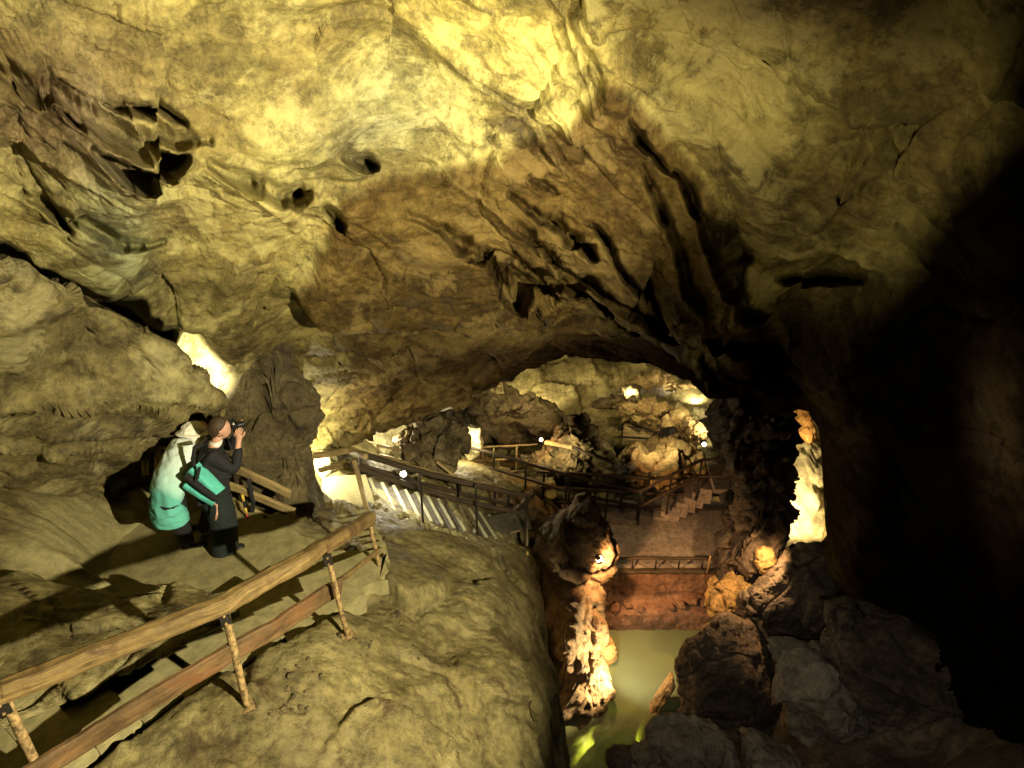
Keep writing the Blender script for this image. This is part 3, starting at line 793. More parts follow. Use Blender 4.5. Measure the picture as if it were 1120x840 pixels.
# pool water and pool wall
def build_pool():
    zz = Z(-10.12)
    nx, ny = 60, 60
    X, Y = np.meshgrid(np.linspace(-1.5, 4.5, nx), np.linspace(1.2, 9.95, ny), indexing='ij')
    V = np.stack([X, Y, np.full_like(X, zz)], 2).reshape(-1, 3)
    me = mesh_from('pool_water', V, grid_faces(nx, ny))
    m, nt, b, o = mat_new('green pool water'); L = nt.links.new
    nt.nodes.remove(b)
    tr = N(nt, 'ShaderNodeBsdfTransparent'); tr.inputs[0].default_value = (.62, .80, .36, 1)
    di = N(nt, 'ShaderNodeBsdfDiffuse'); di.inputs[0].default_value = (.19, .22, .12, 1)
    gl = N(nt, 'ShaderNodeBsdfGlossy'); gl.inputs['Roughness'].default_value = .07
    m1 = N(nt, 'ShaderNodeMixShader'); m1.inputs[0].default_value = .6; L(tr.outputs[0], m1.inputs[1]); L(di.outputs[0], m1.inputs[2])
    lw = N(nt, 'ShaderNodeFresnel'); lw.inputs[0].default_value = 1.4
    n = N(nt, 'ShaderNodeTexNoise', i_Scale=5.0, i_Detail=4.0); g = N(nt, 'ShaderNodeNewGeometry'); L(g.outputs['Position'], n.inputs['Vector'])
    bp = N(nt, 'ShaderNodeBump', i_Strength=.3, i_Distance=.02); L(n.outputs[0], bp.inputs['Height']); L(bp.outputs[0], gl.inputs['Normal'])
    m2 = N(nt, 'ShaderNodeMixShader'); L(lw.outputs[0], m2.inputs[0]); L(m1.outputs[0], m2.inputs[1]); L(gl.outputs[0], m2.inputs[2]); L(m2.outputs[0], o.inputs[0])
    me.materials.append(m)
    tag(link('pool_water', me), 'milky green cave pool between the rock walls', kind='structure')
build_pool()

# ------------------------------------------------------------------ rock masses and boulders
def rockS(name, poly, d, t, mat, seed, label, **k):
    return tag(outline_rock(name, poly, d, t, mat, seed, **k), label, kind='structure')
def rockT(name, poly, d, t, mat, seed, label, group=None, cat='boulder', **k):
    return tag(outline_rock(name, poly, d, t, mat, seed, **k), label, cat, group)

# lower left wall bulge, its upper edge is the long diagonal crack
rockS('wall_bulge', [(-420, 150), (-200, 205), (0, 296), (60, 318), (118, 346), (165, 372), (196, 390), (240, 440), (216, 458), (176, 474), (140, 498), (108, 532), (70, 575), (0, 640), (-200, 700), (-420, 700)], 5.22, .45, M_WALL, 11,
      'olive rock wall bulging beside the walkway', sub=7, cut=0, sq=.55, tilt=(.52, -.95), disp=dict(big=.20, bed=.16, fac=.10, fine=.04, fs=1.1), c=(-80, 440))
rockS('rock_pillar', [(275, 345), (295, 325), (322, 335), (324, 372), (322, 395), (340, 418), (354, 455), (342, 478), (334, 492), (346, 520), (360, 556), (354, 582), (338, 600), (318, 600), (290, 590), (255, 580), (232, 540), (236, 470), (246, 440), (256, 405), (266, 370)], 7.35, .45, M_DKBROWN2, 12,
      'dark brown rock pillar behind the photographing visitor', sub=7, cut=5, sq=.4, lo=.85, disp=dict(big=.10, bed=.05, fac=.13, fine=.05, fs=1.6))
# low ledges of rock left of the walkway
rockS('rock_ledge', [(-60, 660), (0, 628), (60, 640), (120, 655), (180, 640), (235, 655), (262, 672), (215, 700), (130, 740), (20, 790), (-60, 800)], 3.9, .28, M_WALL, 13,
      'low flat ledge of pale rock beside the path', sub=6, cut=5, sq=.5, tilt=(0, 1.1), disp=dict(big=.05, bed=.05, fac=.07, fine=.03, fs=1.8))
# rock pillar on the left side of the chasm
rockS('chasm_rock', [(588, 600), (600, 575), (618, 566), (640, 585), (655, 612), (662, 650), (664, 690), (655, 700), (650, 715), (662, 738), (664, 758), (652, 790), (642, 815), (620, 838), (590, 860), (572, 870), (585, 800), (612, 720)], 8.1, .6, M_DKBROWN, 21,
      'rough brown rock wall dropping to the pool, lit along its edge', sub=7, cut=8, sq=.6, lo=.8, disp=dict(big=.12, bed=.05, fac=.12, fine=.09, fs=2.0), c=(622, 700), tilt=(-.2, .15))
rockS('chasm_rock', [(590, 578), (604, 567), (616, 556), (630, 541), (646, 541), (660, 558), (670, 580), (676, 605), (672, 622), (655, 640), (630, 650), (600, 640), (585, 610)], 9.0, .55, M_DKBROWN, 22,
      'pointed cone of rock above the orange lamp', sub=6, cut=10, sq=.7, disp=dict(big=.08, bed=.03, fac=.12, fine=.04, fs=1.8))
rockT('boulder', [(652, 700), (668, 697), (677, 707), (674, 722), (662, 729), (650, 722)], 8.35, .2, M_ORANGE, 23, 'round yellow boulder at the edge of the pool', sub=5, cut=4)
rockT('boulder', [(651, 708), (662, 722), (668, 742), (660, 762), (652, 768), (645, 750), (643, 725)], 7.75, .14, M_PALE, 24, 'glaring white lit knob of rock over the pool', sub=5, cut=6)

# right of the chasm
rockT('boulder', [(737, 715), (748, 695), (768, 681), (800, 675), (828, 684), (846, 706), (852, 745), (850, 785), (835, 805), (800, 815), (765, 800), (742, 780), (734, 750)], 7.2, .75, M_DARKROCK, 31,
      'huge black rounded boulder right of the pool', sub=7, cut=16, lo=.72, disp=dict(big=.08, bed=.04, fac=.07, fine=.08, fs=1.5))
rockT('boulder', [(737, 730), (742, 745), (735, 758), (722, 775), (712, 796), (700, 812), (694, 810), (704, 785), (716, 762), (728, 745)], 7.35, .12, M_ORANGE, 32,
      'narrow orange lit blade of rock at the pool edge', sub=5, cut=5, c=(720, 768))
rockT('boulder', [(766, 640), (775, 631), (790, 629), (812, 630), (834, 640), (842, 656), (825, 672), (795, 676), (776, 672), (768, 660)], 8.6, .3, M_ORANGE, 33,
      'blocky ochre boulder glowing above the pool', sub=6, cut=16, lo=.62, disp=dict(big=.05, bed=.02, fac=.12, fine=.04, fs=3))
rockT('boulder', [(828, 600), (836, 597), (848, 603), (850, 618), (842, 628), (830, 626), (826, 612)], 8.7, .15, M_ORANGE, 34, 'small upright orange stone on the ridge', sub=5, cut=10)
rockS('rock_ridge', [(800, 672), (812, 655), (830, 630), (852, 605), (880, 588), (900, 584), (915, 605), (925, 650), (930, 690), (900, 720), (860, 715), (830, 690)], 8.0, .6, M_DARKROCK, 35,
      'dark jagged ridge of rock with an orange lit edge', sub=7, cut=20, lo=.6, disp=dict(big=.10, bed=.10, fac=.10, fine=.07, fs=2.0))
rockT('boulder', [(664, 826), (672, 814), (690, 818), (694, 840), (690, 870), (668, 870)], 5.6, .2, M_DARKROCK, 36, 'small dark stone at the bottom beside the green water', sub=5, cut=8)
rockT('boulder', [(684, 825), (700, 808), (735, 812), (752, 840), (750, 880), (700, 900), (682, 870)], 5.5, .3, M_GREYROCK, 37, 'grey boulder at the bottom edge beside the water', sub=6, cut=12, disp=dict(big=.04, bed=.03, fac=.09, fine=.04, fs=2.2))
rockT('boulder', [(706, 800), (722, 782), (745, 779), (775, 792), (800, 800), (812, 830), (812, 880), (740, 900), (716, 840)], 5.6, .4, M_GREYROCK, 38, 'large pale grey boulder below the black boulder', sub=6, cut=10, disp=dict(big=.05, bed=.05, fac=.06, fine=.04, fs=1.6))
rockT('boulder', [(806, 800), (830, 798), (865, 815), (895, 840), (890, 900), (820, 900), (808, 850)], 5.3, .4, M_GREYROCK, 39, 'mottled grey boulder at the bottom right of the pale one', sub=6, cut=12, disp=dict(big=.06, bed=.05, fac=.08, fine=.05, fs=1.8))
rockS('rock_slope', [(830, 690), (860, 690), (905, 715), (950, 730), (978, 765), (1010, 810), (1040, 860), (960, 880), (900, 830), (858, 790), (840, 740)], 5.9, .5, M_GREYROCK, 40,
      'tumbled grey rock slope at the lower right', sub=7, cut=14, lo=.55, disp=dict(big=.12, bed=.16, fac=.10, fine=.06, fs=1.3))
rockS('rock_slope', [(880, 640), (960, 670), (1050, 690), (1150, 720), (1250, 900), (1040, 900), (960, 790), (900, 720)], 5.6, .5, M_DARKROCK, 41,
      'black rock bank at the foot of the right wall', sub=7, cut=10, disp=dict(big=.2, bed=.15, fac=.14, fine=.05, fs=1.0))
# rubble bank between terrace and the bright slot
rockS('rubble_bank', [(784, 430), (830, 432), (858, 446), (856, 480), (855, 505), (854, 540), (856, 565), (848, 590), (838, 606), (812, 632), (792, 640), (782, 620), (808, 560), (812, 530), (800, 500), (785, 480)], 10.0, .7, M_DARKROCK, 42,
      'dark bank of rubble right of the terrace', sub=7, cut=6, sq=.5, disp=dict(big=.12, bed=.02, fac=.28, fine=.10, fs=3.2), c=(832, 530))
rockS('slot_wall', [(820, 425), (860, 420), (885, 440), (905, 480), (925, 560), (930, 640), (880, 650), (840, 640), (825, 560), (830, 470)], 11.4, .5, M_PALE, 43,
      'pale sinter wall glowing inside the tall slot', sub=6, cut=5, sq=.6, disp=dict(big=.16, bed=.12, fac=.24, fine=.04, fs=1.8))
# far chamber
rockS('far_wall', [(430, 470), (470, 440), (520, 415), (560, 395), (610, 380), (670, 385), (740, 385), (800, 410), (860, 430), (880, 470), (820, 500), (650, 520), (500, 520)], 18.8, 1.1, M_ORANGE, 51,
      'sunlit looking yellow rubble wall at the back of the far chamber', sub=7, cut=4, sq=.8, disp=dict(big=.4, bed=0, fac=.55, fine=.35, fs=2.2), c=(640, 455))
far = [
 ([(636, 440), (660, 418), (700, 408), (745, 408), (790, 425), (800, 440), (760, 436), (700, 432)], 16.0, .8, M_ORANGE, 'long yellow rubble shelf under the far roof', dict(sub=6)),
 ([(495, 452), (520, 440), (560, 434), (610, 438), (640, 452), (636, 472), (600, 478), (550, 482), (515, 478), (498, 466)], 14.2, .9, M_BROWN, 'jagged dark shelf of rock behind the left lamp', dict(sub=6, cut=20, lo=.6)),
 ([(612, 470), (626, 448), (640, 458), (652, 478), (664, 498), (668, 520), (660, 532), (632, 528), (606, 512), (600, 490)], 12.2, .5, M_BROWN, 'steep brown slab leaning in the middle of the far chamber', dict(sub=6, cut=14)),
 ([(560, 498), (600, 488), (640, 494), (655, 512), (650, 528), (600, 524), (565, 514)], 12.0, .5, M_BROWN, 'low hump of rock in front of the leaning slab', dict(sub=6)),
 ([(646, 444), (660, 430), (690, 425), (710, 436), (690, 446), (665, 452)], 15.2, .5, M_BROWN, 'rounded brown boulder high in the far chamber', dict(sub=5)),
 ([(672, 452), (690, 436), (706, 428), (722, 438), (738, 452), (745, 470), (736, 480), (716, 478), (700, 462), (680, 464)], 14.0, .5, M_ORANGE, 'folded ochre boulder over the small far stair', dict(sub=6)),
 ([(694, 426), (730, 422), (752, 424), (766, 438), (762, 446), (730, 444), (706, 440)], 15.6, .5, M_GREYROCK, 'flat grey slab of rock near the far roof', dict(sub=5, cut=6)),
 ([(715, 452), (735, 446), (760, 458), (778, 470), (776, 484), (762, 492), (745, 488), (725, 474)], 13.4, .5, M_ORANGE, 'brown boulder below the bright pale ledge', dict(sub=6)),
 ([(706, 478), (724, 470), (742, 486), (738, 496), (716, 492)], 12.9, .35, M_DARKROCK, 'dark gap stone left of the brown boulder', dict(sub=5)),
 ([(688, 514), (696, 500), (712, 490), (735, 487), (756, 490), (768, 498), (764, 508), (745, 514), (720, 524), (700, 526)], 11.9, .5, M_ORANGE, 'smooth orange boulder above the far stair', dict(sub=6, cut=5, lo=.85)),
 ([(674, 510), (686, 502), (698, 508), (700, 520), (688, 526), (676, 522)], 11.7, .25, M_DARKROCK, 'small black stone left of the orange boulder', dict(sub=5)),
 ([(448, 470), (462, 460), (484, 456), (498, 464), (503, 478), (500, 496), (506, 514), (480, 516), (456, 508), (440, 494)], 10.4, .5, M_BROWN, 'upright brown rock left of the glaring lamp', dict(sub=6, cut=10)),
 ([(735, 450), (770, 448), (785, 462), (780, 476), (758, 468)], 14.6, .4, M_PALE, 'bright pale ledge at the right of the far chamber', dict(sub=5)),
]
for i, (pl, d, t, m, lab, kw) in enumerate(far):
    kk = dict(cut=30, lo=.52); kk.update(kw); kk['disp'] = dict(big=.14, bed=.12, fac=.30, fine=.08, fs=2.4)
    rockT('boulder', pl, d, t, m, 60 + i, lab, 'boulders in the far chamber', **kk)
rockS('back_recess', [(345, 420), (400, 425), (440, 450), (450, 490), (430, 510), (390, 512), (350, 500), (335, 460)], 11.5, .5, M_PALE, 80,
      'pale lit rock recess behind the turn of the stair', sub=6, cut=5, sq=.5, disp=dict(big=.12, bed=.03, fac=.12, fine=.05, fs=1.8))
rockT('boulder', [(342, 505), (352, 492), (366, 495), (370, 512), (362, 530), (348, 540), (338, 525)], 8.6, .25, M_PALE, 81, 'pale lit rock left of the landing', sub=6, cut=8)
rockT('boulder', [(502, 468), (512, 462), (524, 468), (530, 484), (526, 500), (514, 506), (504, 492)], 12.0, .25, M_PALE, 82, 'small pale rock glaring beside the far lamp', sub=5, cut=8)
rockT('boulder', [(866, 440), (880, 436), (888, 452), (892, 478), (884, 488), (872, 474)], 10.7, .15, M_ORANGE, 84, 'orange lit rock wedged in the top of the tall slot', sub=5, cut=8)
# pool wall below the terrace
def pool_wall():
    nx, nz = 160, 60
    a = rel(655, 626, -9.05); b = rel(800, 626, -9.05)
    G = np.zeros((nx, nz, 3))
    for i in range(nx):
        u = i / (nx - 1)
        for j in range(nz):
            v = j / (nz - 1)
            G[i, j] = (a[0] - .3 + (b[0] - a[0] + .7) * u, a[1] - .04 - .12 * v - .34 * sstep(.20, .26, v), Z(-9.065) - 2.6 * v)
    V = G.reshape(-1, 3); V[:, 1] -= .05 * fbm(V * 3, 5, 500) + .03 * fbm(V * 9, 3, 502)
    n = len(V); Bk = V.copy(); Bk[:, 1] += .25
    F = grid_faces(nx, nz)
    me = mesh_from('pool_wall', V, F, M_RED)
    tag(link('pool_wall', me), 'reddish rock wall rising from the pool to the terrace', kind='structure')
pool_wall()
rg = random.Random(5)
k = 0
for (px, py, s, zr) in [(664, 655, .14, -10.0), (672, 668, .12, -10.2), (686, 664, .10, -10.3), (700, 668, .08, -10.35), (745, 664, .11, -10.3), (757, 660, .12, -10.2), (770, 662, .10, -10.1), (734, 667, .07, -10.35)]:
    p = rel(px, py - 3, -9.60)
    o = rnd_rock('stone', p, (s * 1.2, s, s * .7), M_RED, 700 + k, sub=4); k += 1
    tag(o, 'small dark stone on the ledge of the reddish pool wall', 'stone', 'stones along the pool wall ledge')
# loose stones on the rubble bank
V0 = []
for i in range(70):
    px = rg.uniform(795, 868); py = rg.uniform(450, 625)
    if px < 805 + (py - 600) * -.1 and py > 560: px += 20
    p = P(px, py, 9.42 + rg.uniform(-.15, .15)); s = rg.uniform(.05, .16)
    o = rnd_rock('stone', p, (s, s, s * .8), M_DARKROCK, 800 + i, sub=3)
    tag(o, 'dark stone lying in the rubble bank beside the terrace', 'stone', 'stones in the dark rubble bank')
for i in range(26):
    t_ = rg.random(); px = 405 + 110 * t_ + rg.uniform(-8, 8); py = 562 + 26 * t_ + rg.uniform(-5, 5)
    x, y = rel(px, py, -6.2 - .6 * t_)[:2]; s = rg.uniform(.03, .08)
    o = rnd_rock('stone', (x, y, gz(x, y) + s * .3), (s * 1.2, s, s * .7), M_WALL, 900 + i, sub=3)
    tag(o, 'small pale stone along the near edge of the slanted stair', 'stone', 'stones along the slanted stair')
# brown crumbs and stones on the fore rock beside the posts
for i in range(60):
    px, py, zz_ = rg.choice([(385, 694, -4.85), (300, 770, -4.7), (420, 660, -5.15), (330, 735, -4.7), (440, 700, -5.2), (300, 740, -4.7)])
    x, y = rel(px + rg.gauss(8, 14), py + rg.gauss(4, 9), zz_)[:2]; s = rg.uniform(.012, .035)
    o = rnd_rock('stone', (x, y, gz(x, y) + s * .3), (s * 1.3, s, s * .7), M_BROWN, 1000 + i, sub=2)
    tag(o, 'brown crumb of rock lying by the rusty railing posts', 'stone', 'crumbs of rock by the railing posts')

# ------------------------------------------------------------------ railings
def A3(*a): return np.array(a, float)
def post(foot, top, mat, parent, w=.045, seed=0, rnd=1.0):
    return sweep('post', [foot, top], w, w, mat, parent, seed=seed, rough=.003, step=.12, rnd=rnd, up=(0, 1, 0), k=10)

# near railing: crooked wooden rails on rusted steel posts
P1f, P2f, P3f, P4f = (A3(*rel(58, 872, -4.42)), rel(270, 772, -4.52), rel(380, 694, -4.80), rel(418, 630, -5.22))
P1t = P(4, 764, 2.60); P2t = P(246, 668, 3.28); P3t = P(358, 606, 4.17); P4t = P(403, 566, 5.33)
r = tag(empty('wooden_railing', P2f), 'long wooden railing on rusty posts in the foreground', 'railing')
for i, (a, b, w) in enumerate([(P1f, P1t, .06), (P2f, P2t, .055), (P3f, P3t, .045), (P4f, P4t, .045)]):
    a = a - A3(0, 0, .06)
    po = post(a, b, M_RUST, r, w, i)
    if i > 0: box('foot_plate', (a[0], a[1], a[2] + .05), (.12, .12, .012), M_RUST, po, rz=.6)
    box('bracket', A3(*b) + A3(.01, -.04, -.03), (.07, .02, .12), M_STEEL, po, rz=.5, bev=.003)
    for dz in (-.065, .005): ellip('bolt', A3(*b) + A3(.015, -.056, dz), (.011, .011, .011), M_RUST, po, sub=2)
P0t = P(-120, 806, 2.1)
o_ = A3(.0, .0, .02)
sweep('handrail', [P0t + o_, P(0, 757, 2.58), P(120, 710, 2.9), P(246, 660, 3.26), P(330, 613, 3.9), P(405, 566, 5.32)], .12, .135, M_WOOD, r, seed=3, rough=.010, rnd=.55, step=.04)
sweep('lower_rail', [P(-60, 905, 2.2), P(90, 812, 2.72), P(170, 762, 2.98), P(252, 714, 3.27), P(300, 688, 3.6), P(352, 652, 4.17), P(371, 641, 4.4)], .05, .17, M_RUSTW, r, seed=4, rough=.008, rnd=.35, step=.04)
sweep('lower_rail', [P(352, 650, 4.19), P(385, 625, 4.75), P(414, 602, 5.34)], .035, .05, M_WOOD, r, seed=5, rough=.005, rnd=.4)

# railing of the viewing place behind the visitors
def W(px, py, d): return P(px, py, d)
r = tag(empty('platform_railing', rel(262, 560, -5.1)), 'three rail wooden fence that the two visitors lean on', 'railing')
for (a, b, s) in [((262, 510, 6.35), (330, 541, 6.20), 1), ((150, 478, 6.9), (176, 486, 6.75), 9)]:
    pass
sweep('rail', [W(176, 486, 6.62), W(225, 500, 6.5), W(268, 517, 6.38), W(318, 541, 6.25)], .05, .11, M_WOODP, r, seed=11, rnd=.35)
sweep('rail', [W(186, 512, 6.4), W(240, 528, 6.3), W(262, 535, 6.26), W(322, 560, 6.12)], .05, .10, M_WOODP, r, seed=12, rnd=.35)
sweep('rail', [W(190, 532, 6.42), W(262, 553, 6.33), W(326, 582, 6.18)], .05, .10, M_WOODP, r, seed=13, rnd=.35)
sweep('rail', [W(200, 556, 6.35), W(272, 575, 6.25), W(332, 600, 6.1)], .05, .07, M_WOODP, r, seed=14, rnd=.35)
for (px, py0, py1, d) in ((310, 541, 598, 6.28), (262, 515, 580, 6.42), (214, 498, 570, 6.55)):
    t = W(px - 5, py0 - 2, d); f = A3(t[0], t[1] + .02, Z(-5.15)); 
    sweep('post', [f, t], .07, .07, M_WOODD, r, seed=px, rnd=.4, up=(0, 1, 0))
r = tag(empty('bench_frame', rel(180, 545, -5.0)), 'small square wooden gate frame left of the bending visitor', 'frame')
a, b, c, d_ = W(158, 475, 6.33), W(182, 487, 6.23), W(158, 512, 6.23), W(182, 520, 6.16)
sweep('post', [a, W(159, 520, 6.08)], .05, .07, M_WOODP, r, seed=1, rnd=.4, up=(0, 1, 0))
sweep('post', [W(172, 482, 6.28), W(173, 524, 6.08)], .05, .07, M_WOODP, r, seed=2, rnd=.4, up=(0, 1, 0))
sweep('beam', [W(156, 476, 6.38), W(190, 488, 6.20)], .16, .07, M_WOODP, r, seed=3, rnd=.3)
sweep('beam', [W(165, 470, 6.68), W(190, 480, 6.58)], .12, .06, M_WOODP, r, seed=4, rnd=.3)

# slanted stair running down to the right with its rails
SA = rel(406, 556, -6.12)[:2]; SB = rel(566, 598, -7.72)[:2]
stair_run('slanted_stairs', SA, SB, Z(-6.16), Z(-7.66), 13, .80, M_STEP, 'dark stair with pale step edges running down to the right', lit_edge=M_LITEDGE, edgew=.055, th=.35)
r = tag(empty('stair_railing', rel(405, 568, -6.12)), 'railing with pale wooden handrail on the near side of the slanted stair', 'railing')
pA, pB = P(388, 503, 7.40), P(576, 541, 8.75)
post(rel(405, 569, -6.15), P(387, 503, 7.40), M_WOODP, r, .06, 1, .4)
post(A3(pB[0], pB[1], Z(-7.8)), pB, M_STEEL, r, .06, 2, .5)
mid = (pA + pB) / 2
for t_ in (.33, .66):
    q = pA + (pB - pA) * t_; post(A3(q[0], q[1], q[2] - 1.0), q, M_STEEL, r, .035, 3)
sweep('handrail', [P(345, 499, 7.9), P(383, 492, 7.75), P(400, 499, 7.5)], .07, .09, M_WOODP, r, seed=6, rnd=.4)
sweep('handrail', [P(383, 492, 7.75), P(445, 512, 8.0), P(510, 528, 8.35), P(579, 543, 8.78)], .06, .08, M_WOODD, r, seed=7, rnd=.4)
sweep('rail', [P(349, 514, 7.9), P(383, 507, 7.75)], .05, .08, M_WOODP, r, seed=8, rnd=.4)
sweep('rail', [P(383, 508, 7.7), P(445, 530, 8.0), P(510, 549, 8.35), P(576, 562, 8.75)], .05, .07, M_WOODD, r, seed=9, rnd=.4)
r = tag(empty('stair_railing', P(410, 530, 8.9)), 'dark double railing along the far side of the slanted stair', 'railing')
sweep('handrail', [P(388, 494, 8.6), P(470, 516, 9.0), P(560, 538, 9.6)], .06, .07, M_WOODP, r, seed=16, rnd=.4)
sweep('rail', [P(392, 508, 8.6), P(470, 532, 9.0), P(560, 552, 9.6)], .05, .07, M_WOODD, r, seed=17, rnd=.4)
for px, py, d in ((392, 495, 8.6), (443, 509, 8.8), (500, 524, 9.2), (556, 538, 9.55)):
    t = P(px, py, d); post(t - A3(0, 0, 1.05), t, M_STEEL, r, .045, px)
r = tag(empty('path_railing', P(412, 500, 9.9)), 'pale two bar railing in front of the upright brown rock', 'railing')
sweep('handrail', [P(412, 487, 9.9), P(450, 495, 9.9), P(489, 503, 9.95)], .05, .05, M_WOODP, r, seed=21, rnd=.6)
sweep('rail', [P(412, 497, 9.9), P(450, 506, 9.9), P(492, 514, 9.95)], .05, .05, M_WOODP, r, seed=22, rnd=.6)
for px, py in ((413, 487), (432, 491), (470, 499)):
    t = P(px, py, 9.92); post(t - A3(0, 0, .95), t, M_WOODP, r, .05, px)
r = tag(empty('path_railing', P(500, 540, 9.9)), 'dark railing from the slanted stair towards the terrace', 'railing')
sweep('handrail', [P(478, 505, 9.7), P(503, 525, 9.6), P(560, 537, 9.8)], .05, .05, M_WOODP, r, seed=23, rnd=.6)
for px, py in ((503, 525), (541, 533)):
    t = P(px, py, 9.65); post(t - A3(0, 0, .95), t, M_STEEL, r, .045, px)
# crossing return flight below the slanted stair
r = tag(empty('stair_flight', P(560, 560, 9.6)), 'dark open stair flight climbing behind the end post of the slanted stair', 'stair')
for s_ in (0, 1):
    sweep('stringer', [P(545 + 10 * s_, 578 - 8 * s_, 9.0 + .45 * s_), P(584, 541 - 4 * s_, 9.9 + .4 * s_)], .05, .10, M_WOODD, r, seed=30 + s_, rnd=.4)
for t_ in np.linspace(.1, .9, 5):
    a = P(545, 578, 9.0) * (1 - t_) + P(584, 541, 9.9) * t_; b = P(555, 570, 9.45) * (1 - t_) + P(584, 537, 10.3) * t_
    sweep('tread', [a, b], .14, .035, M_WOODD, r, seed=int(40 + t_ * 10), rnd=.3)
box('landing_board', P(556, 572, 9.0), (.7, .5, .05), M_STEP, r, rz=.3)

# rails round the terrace
zt = -9.05
def pr(px, py, h=0.0, z=zt):
    q = rel(px, py, z); return q + A3(0, 0, h)
r = tag(empty('terrace_railing', pr(720, 606)), 'low dark railing along the front edge of the terrace above the pool', 'railing')
ends = [pr(668, 607), pr(700, 607), pr(730, 607), pr(760, 607), pr(788, 607)]
# rail height seen at py ~ 614..: front edge of slab drops, the rail stands on a lower kerb
lowz = -9.62
fa, fb = rel(666, 624, -9.05), rel(792, 624, -9.05)
for i in range(6):
    q = fa + (fb - fa) * i / 5; post(q, q + A3(0, 0, .30), M_STEEL, r, .035, 50 + i)
sweep('handrail', [fa + A3(-.05, 0, .30), fb + A3(.05, 0, .30)], .06, .05, M_WOODD, r, seed=31, rnd=.5)
sweep('rail', [fa + A3(0, -.02, .0), fb + A3(0, -.02, .0)], .12, .08, M_WOODD, r, seed=32, rnd=.4)
q = fa + (fb - fa) * .84; sweep('upright', [q + A3(0, -.08, .03), q + A3(0.01, -.08, .42)], .03, .03, M_WOODP, r, seed=33, rnd=.6, up=(0, 1, 0))
r = tag(empty('terrace_railing', pr(808, 560)), 'dark rail leaning along the right edge of the terrace', 'railing')
sweep('handrail', [pr(818, 560, .85), pr(794, 612, .85)], .05, .05, M_STEEL, r, seed=34, rnd=.7)
for px, py in ((817, 562), (806, 586), (795, 610)): post(pr(px, py, -.1), pr(px, py, .86), M_STEEL, r, .04, px)
sweep('rail', [pr(818, 560, .45), pr(794, 612, .45)], .035, .035, M_STEEL, r, seed=35, rnd=.7)
r = tag(empty('terrace_railing', pr(700, 560)), 'long dark railing along the back of the terrace', 'railing')
pts = [pr(590, 553, .9), pr(640, 556, .9), pr(700, 560, .9), pr(760, 562, .9), pr(820, 562, .9)]
for h in (.9, .5, .12):
    sweep('rail', [p - A3(0, 0, .9 - h) for p in pts], .05, .06, M_WOODD, r, seed=int(36 + h * 10), rnd=.5)
for px in range(594, 822, 28):
    t = pr(px, 553 + (px - 590) * .045, .92); post(t - A3(0, 0, 1.0), t, M_STEEL, r, .045, px)
r = tag(empty('path_railing', pr(560, 520)), 'dark railing of the far path between the glaring lamp and the terrace', 'railing')
pts = [P(503, 487, 11.7), P(540, 496, 11.4), P(575, 506, 11.2), P(620, 520, 11.0), P(665, 530, 10.9), P(700, 537, 10.9)]
for dz in (0, -.4):
    sweep('rail', [p + A3(0, 0, dz) for p in pts], .05, .06, M_WOODD, r, seed=int(60 + dz * 10), rnd=.5)
for p in pts: post(p - A3(0, 0, .95), p, M_STEEL, r, .045, int(abs(p[0] * 100)))
r = tag(empty('path_railing', P(520, 495, 12)), 'lit spindly railing beside the glaring lamp', 'railing')
pts = [P(515, 489, 11.8), P(550, 488, 12.2), P(588, 486, 12.6)]
for dz in (0, -.35, -.7): sweep('rail', [p + A3(0, 0, dz) for p in pts], .035, .035, M_WOODP, r, seed=int(70 + dz * 10), rnd=.7)
for a, b, d in ((516, 489, 11.8), (528, 488.7, 12.0), (540, 488.4, 12.1), (565, 487.4, 12.4)):
    t = P(a, b, d); post(t - A3(0, 0, .95), t, M_WOODP, r, .04, a)
r = tag(empty('plank', P(610, 486, 12)), 'pale plank handrail sloping down from the small orange lamp', 'plank')
sweep('board', [P(596, 484, 12.0), P(626, 489, 11.8)], .10, .07, M_WOODP, r, seed=77, rnd=.3)
sweep('board', [P(626, 489, 11.8), P(672, 508, 11.5)], .05, .05, M_WOODD, r, seed=78, rnd=.3)
# far stair at the right of the terrace
fs = tag(empty('terrace_stairs', pr(735, 540)), 'small dark stair at the back right corner of the terrace', kind='structure')
for i in range(7):
    px = 722 + i * 8.5; py = 551 - i * 5.0
    c = rel(px, py + 2, zt + .13 * i + .1)
    s = box('step', (c[0], c[1], c[2] - .2), (.24, .75, .36), M_PLAT, fs, rz=-.25)
c = rel(800, 520, zt + 1.1); box('landing', (c[0] + .1, c[1], c[2] - .1), (1.0, .9, .12), M_PLAT, fs, rz=-.1)
r = tag(empty('stair_railing', pr(735, 540)), 'dark railing rising along the far stair to the right', 'railing')
for dz in (0, -.4):
    sweep('rail', [P(700, 538, 10.75) + A3(0, 0, dz), P(735, 519, 10.7) + A3(0, 0, dz), P(768, 503, 10.8) + A3(0, 0, dz), P(800, 502, 10.6) + A3(0, 0, dz), P(845, 490, 10.4) + A3(0, 0, dz)], .05, .055, M_WOODD, r, seed=int(80 + dz * 10), rnd=.5)
for a, b, d in ((702, 537, 10.75), (735, 519, 10.7), (768, 503, 10.8), (803, 502, 10.6)):
    t = P(a, b, d); post(t - A3(0, 0, 1.0), t, M_STEEL, r, .045, a)
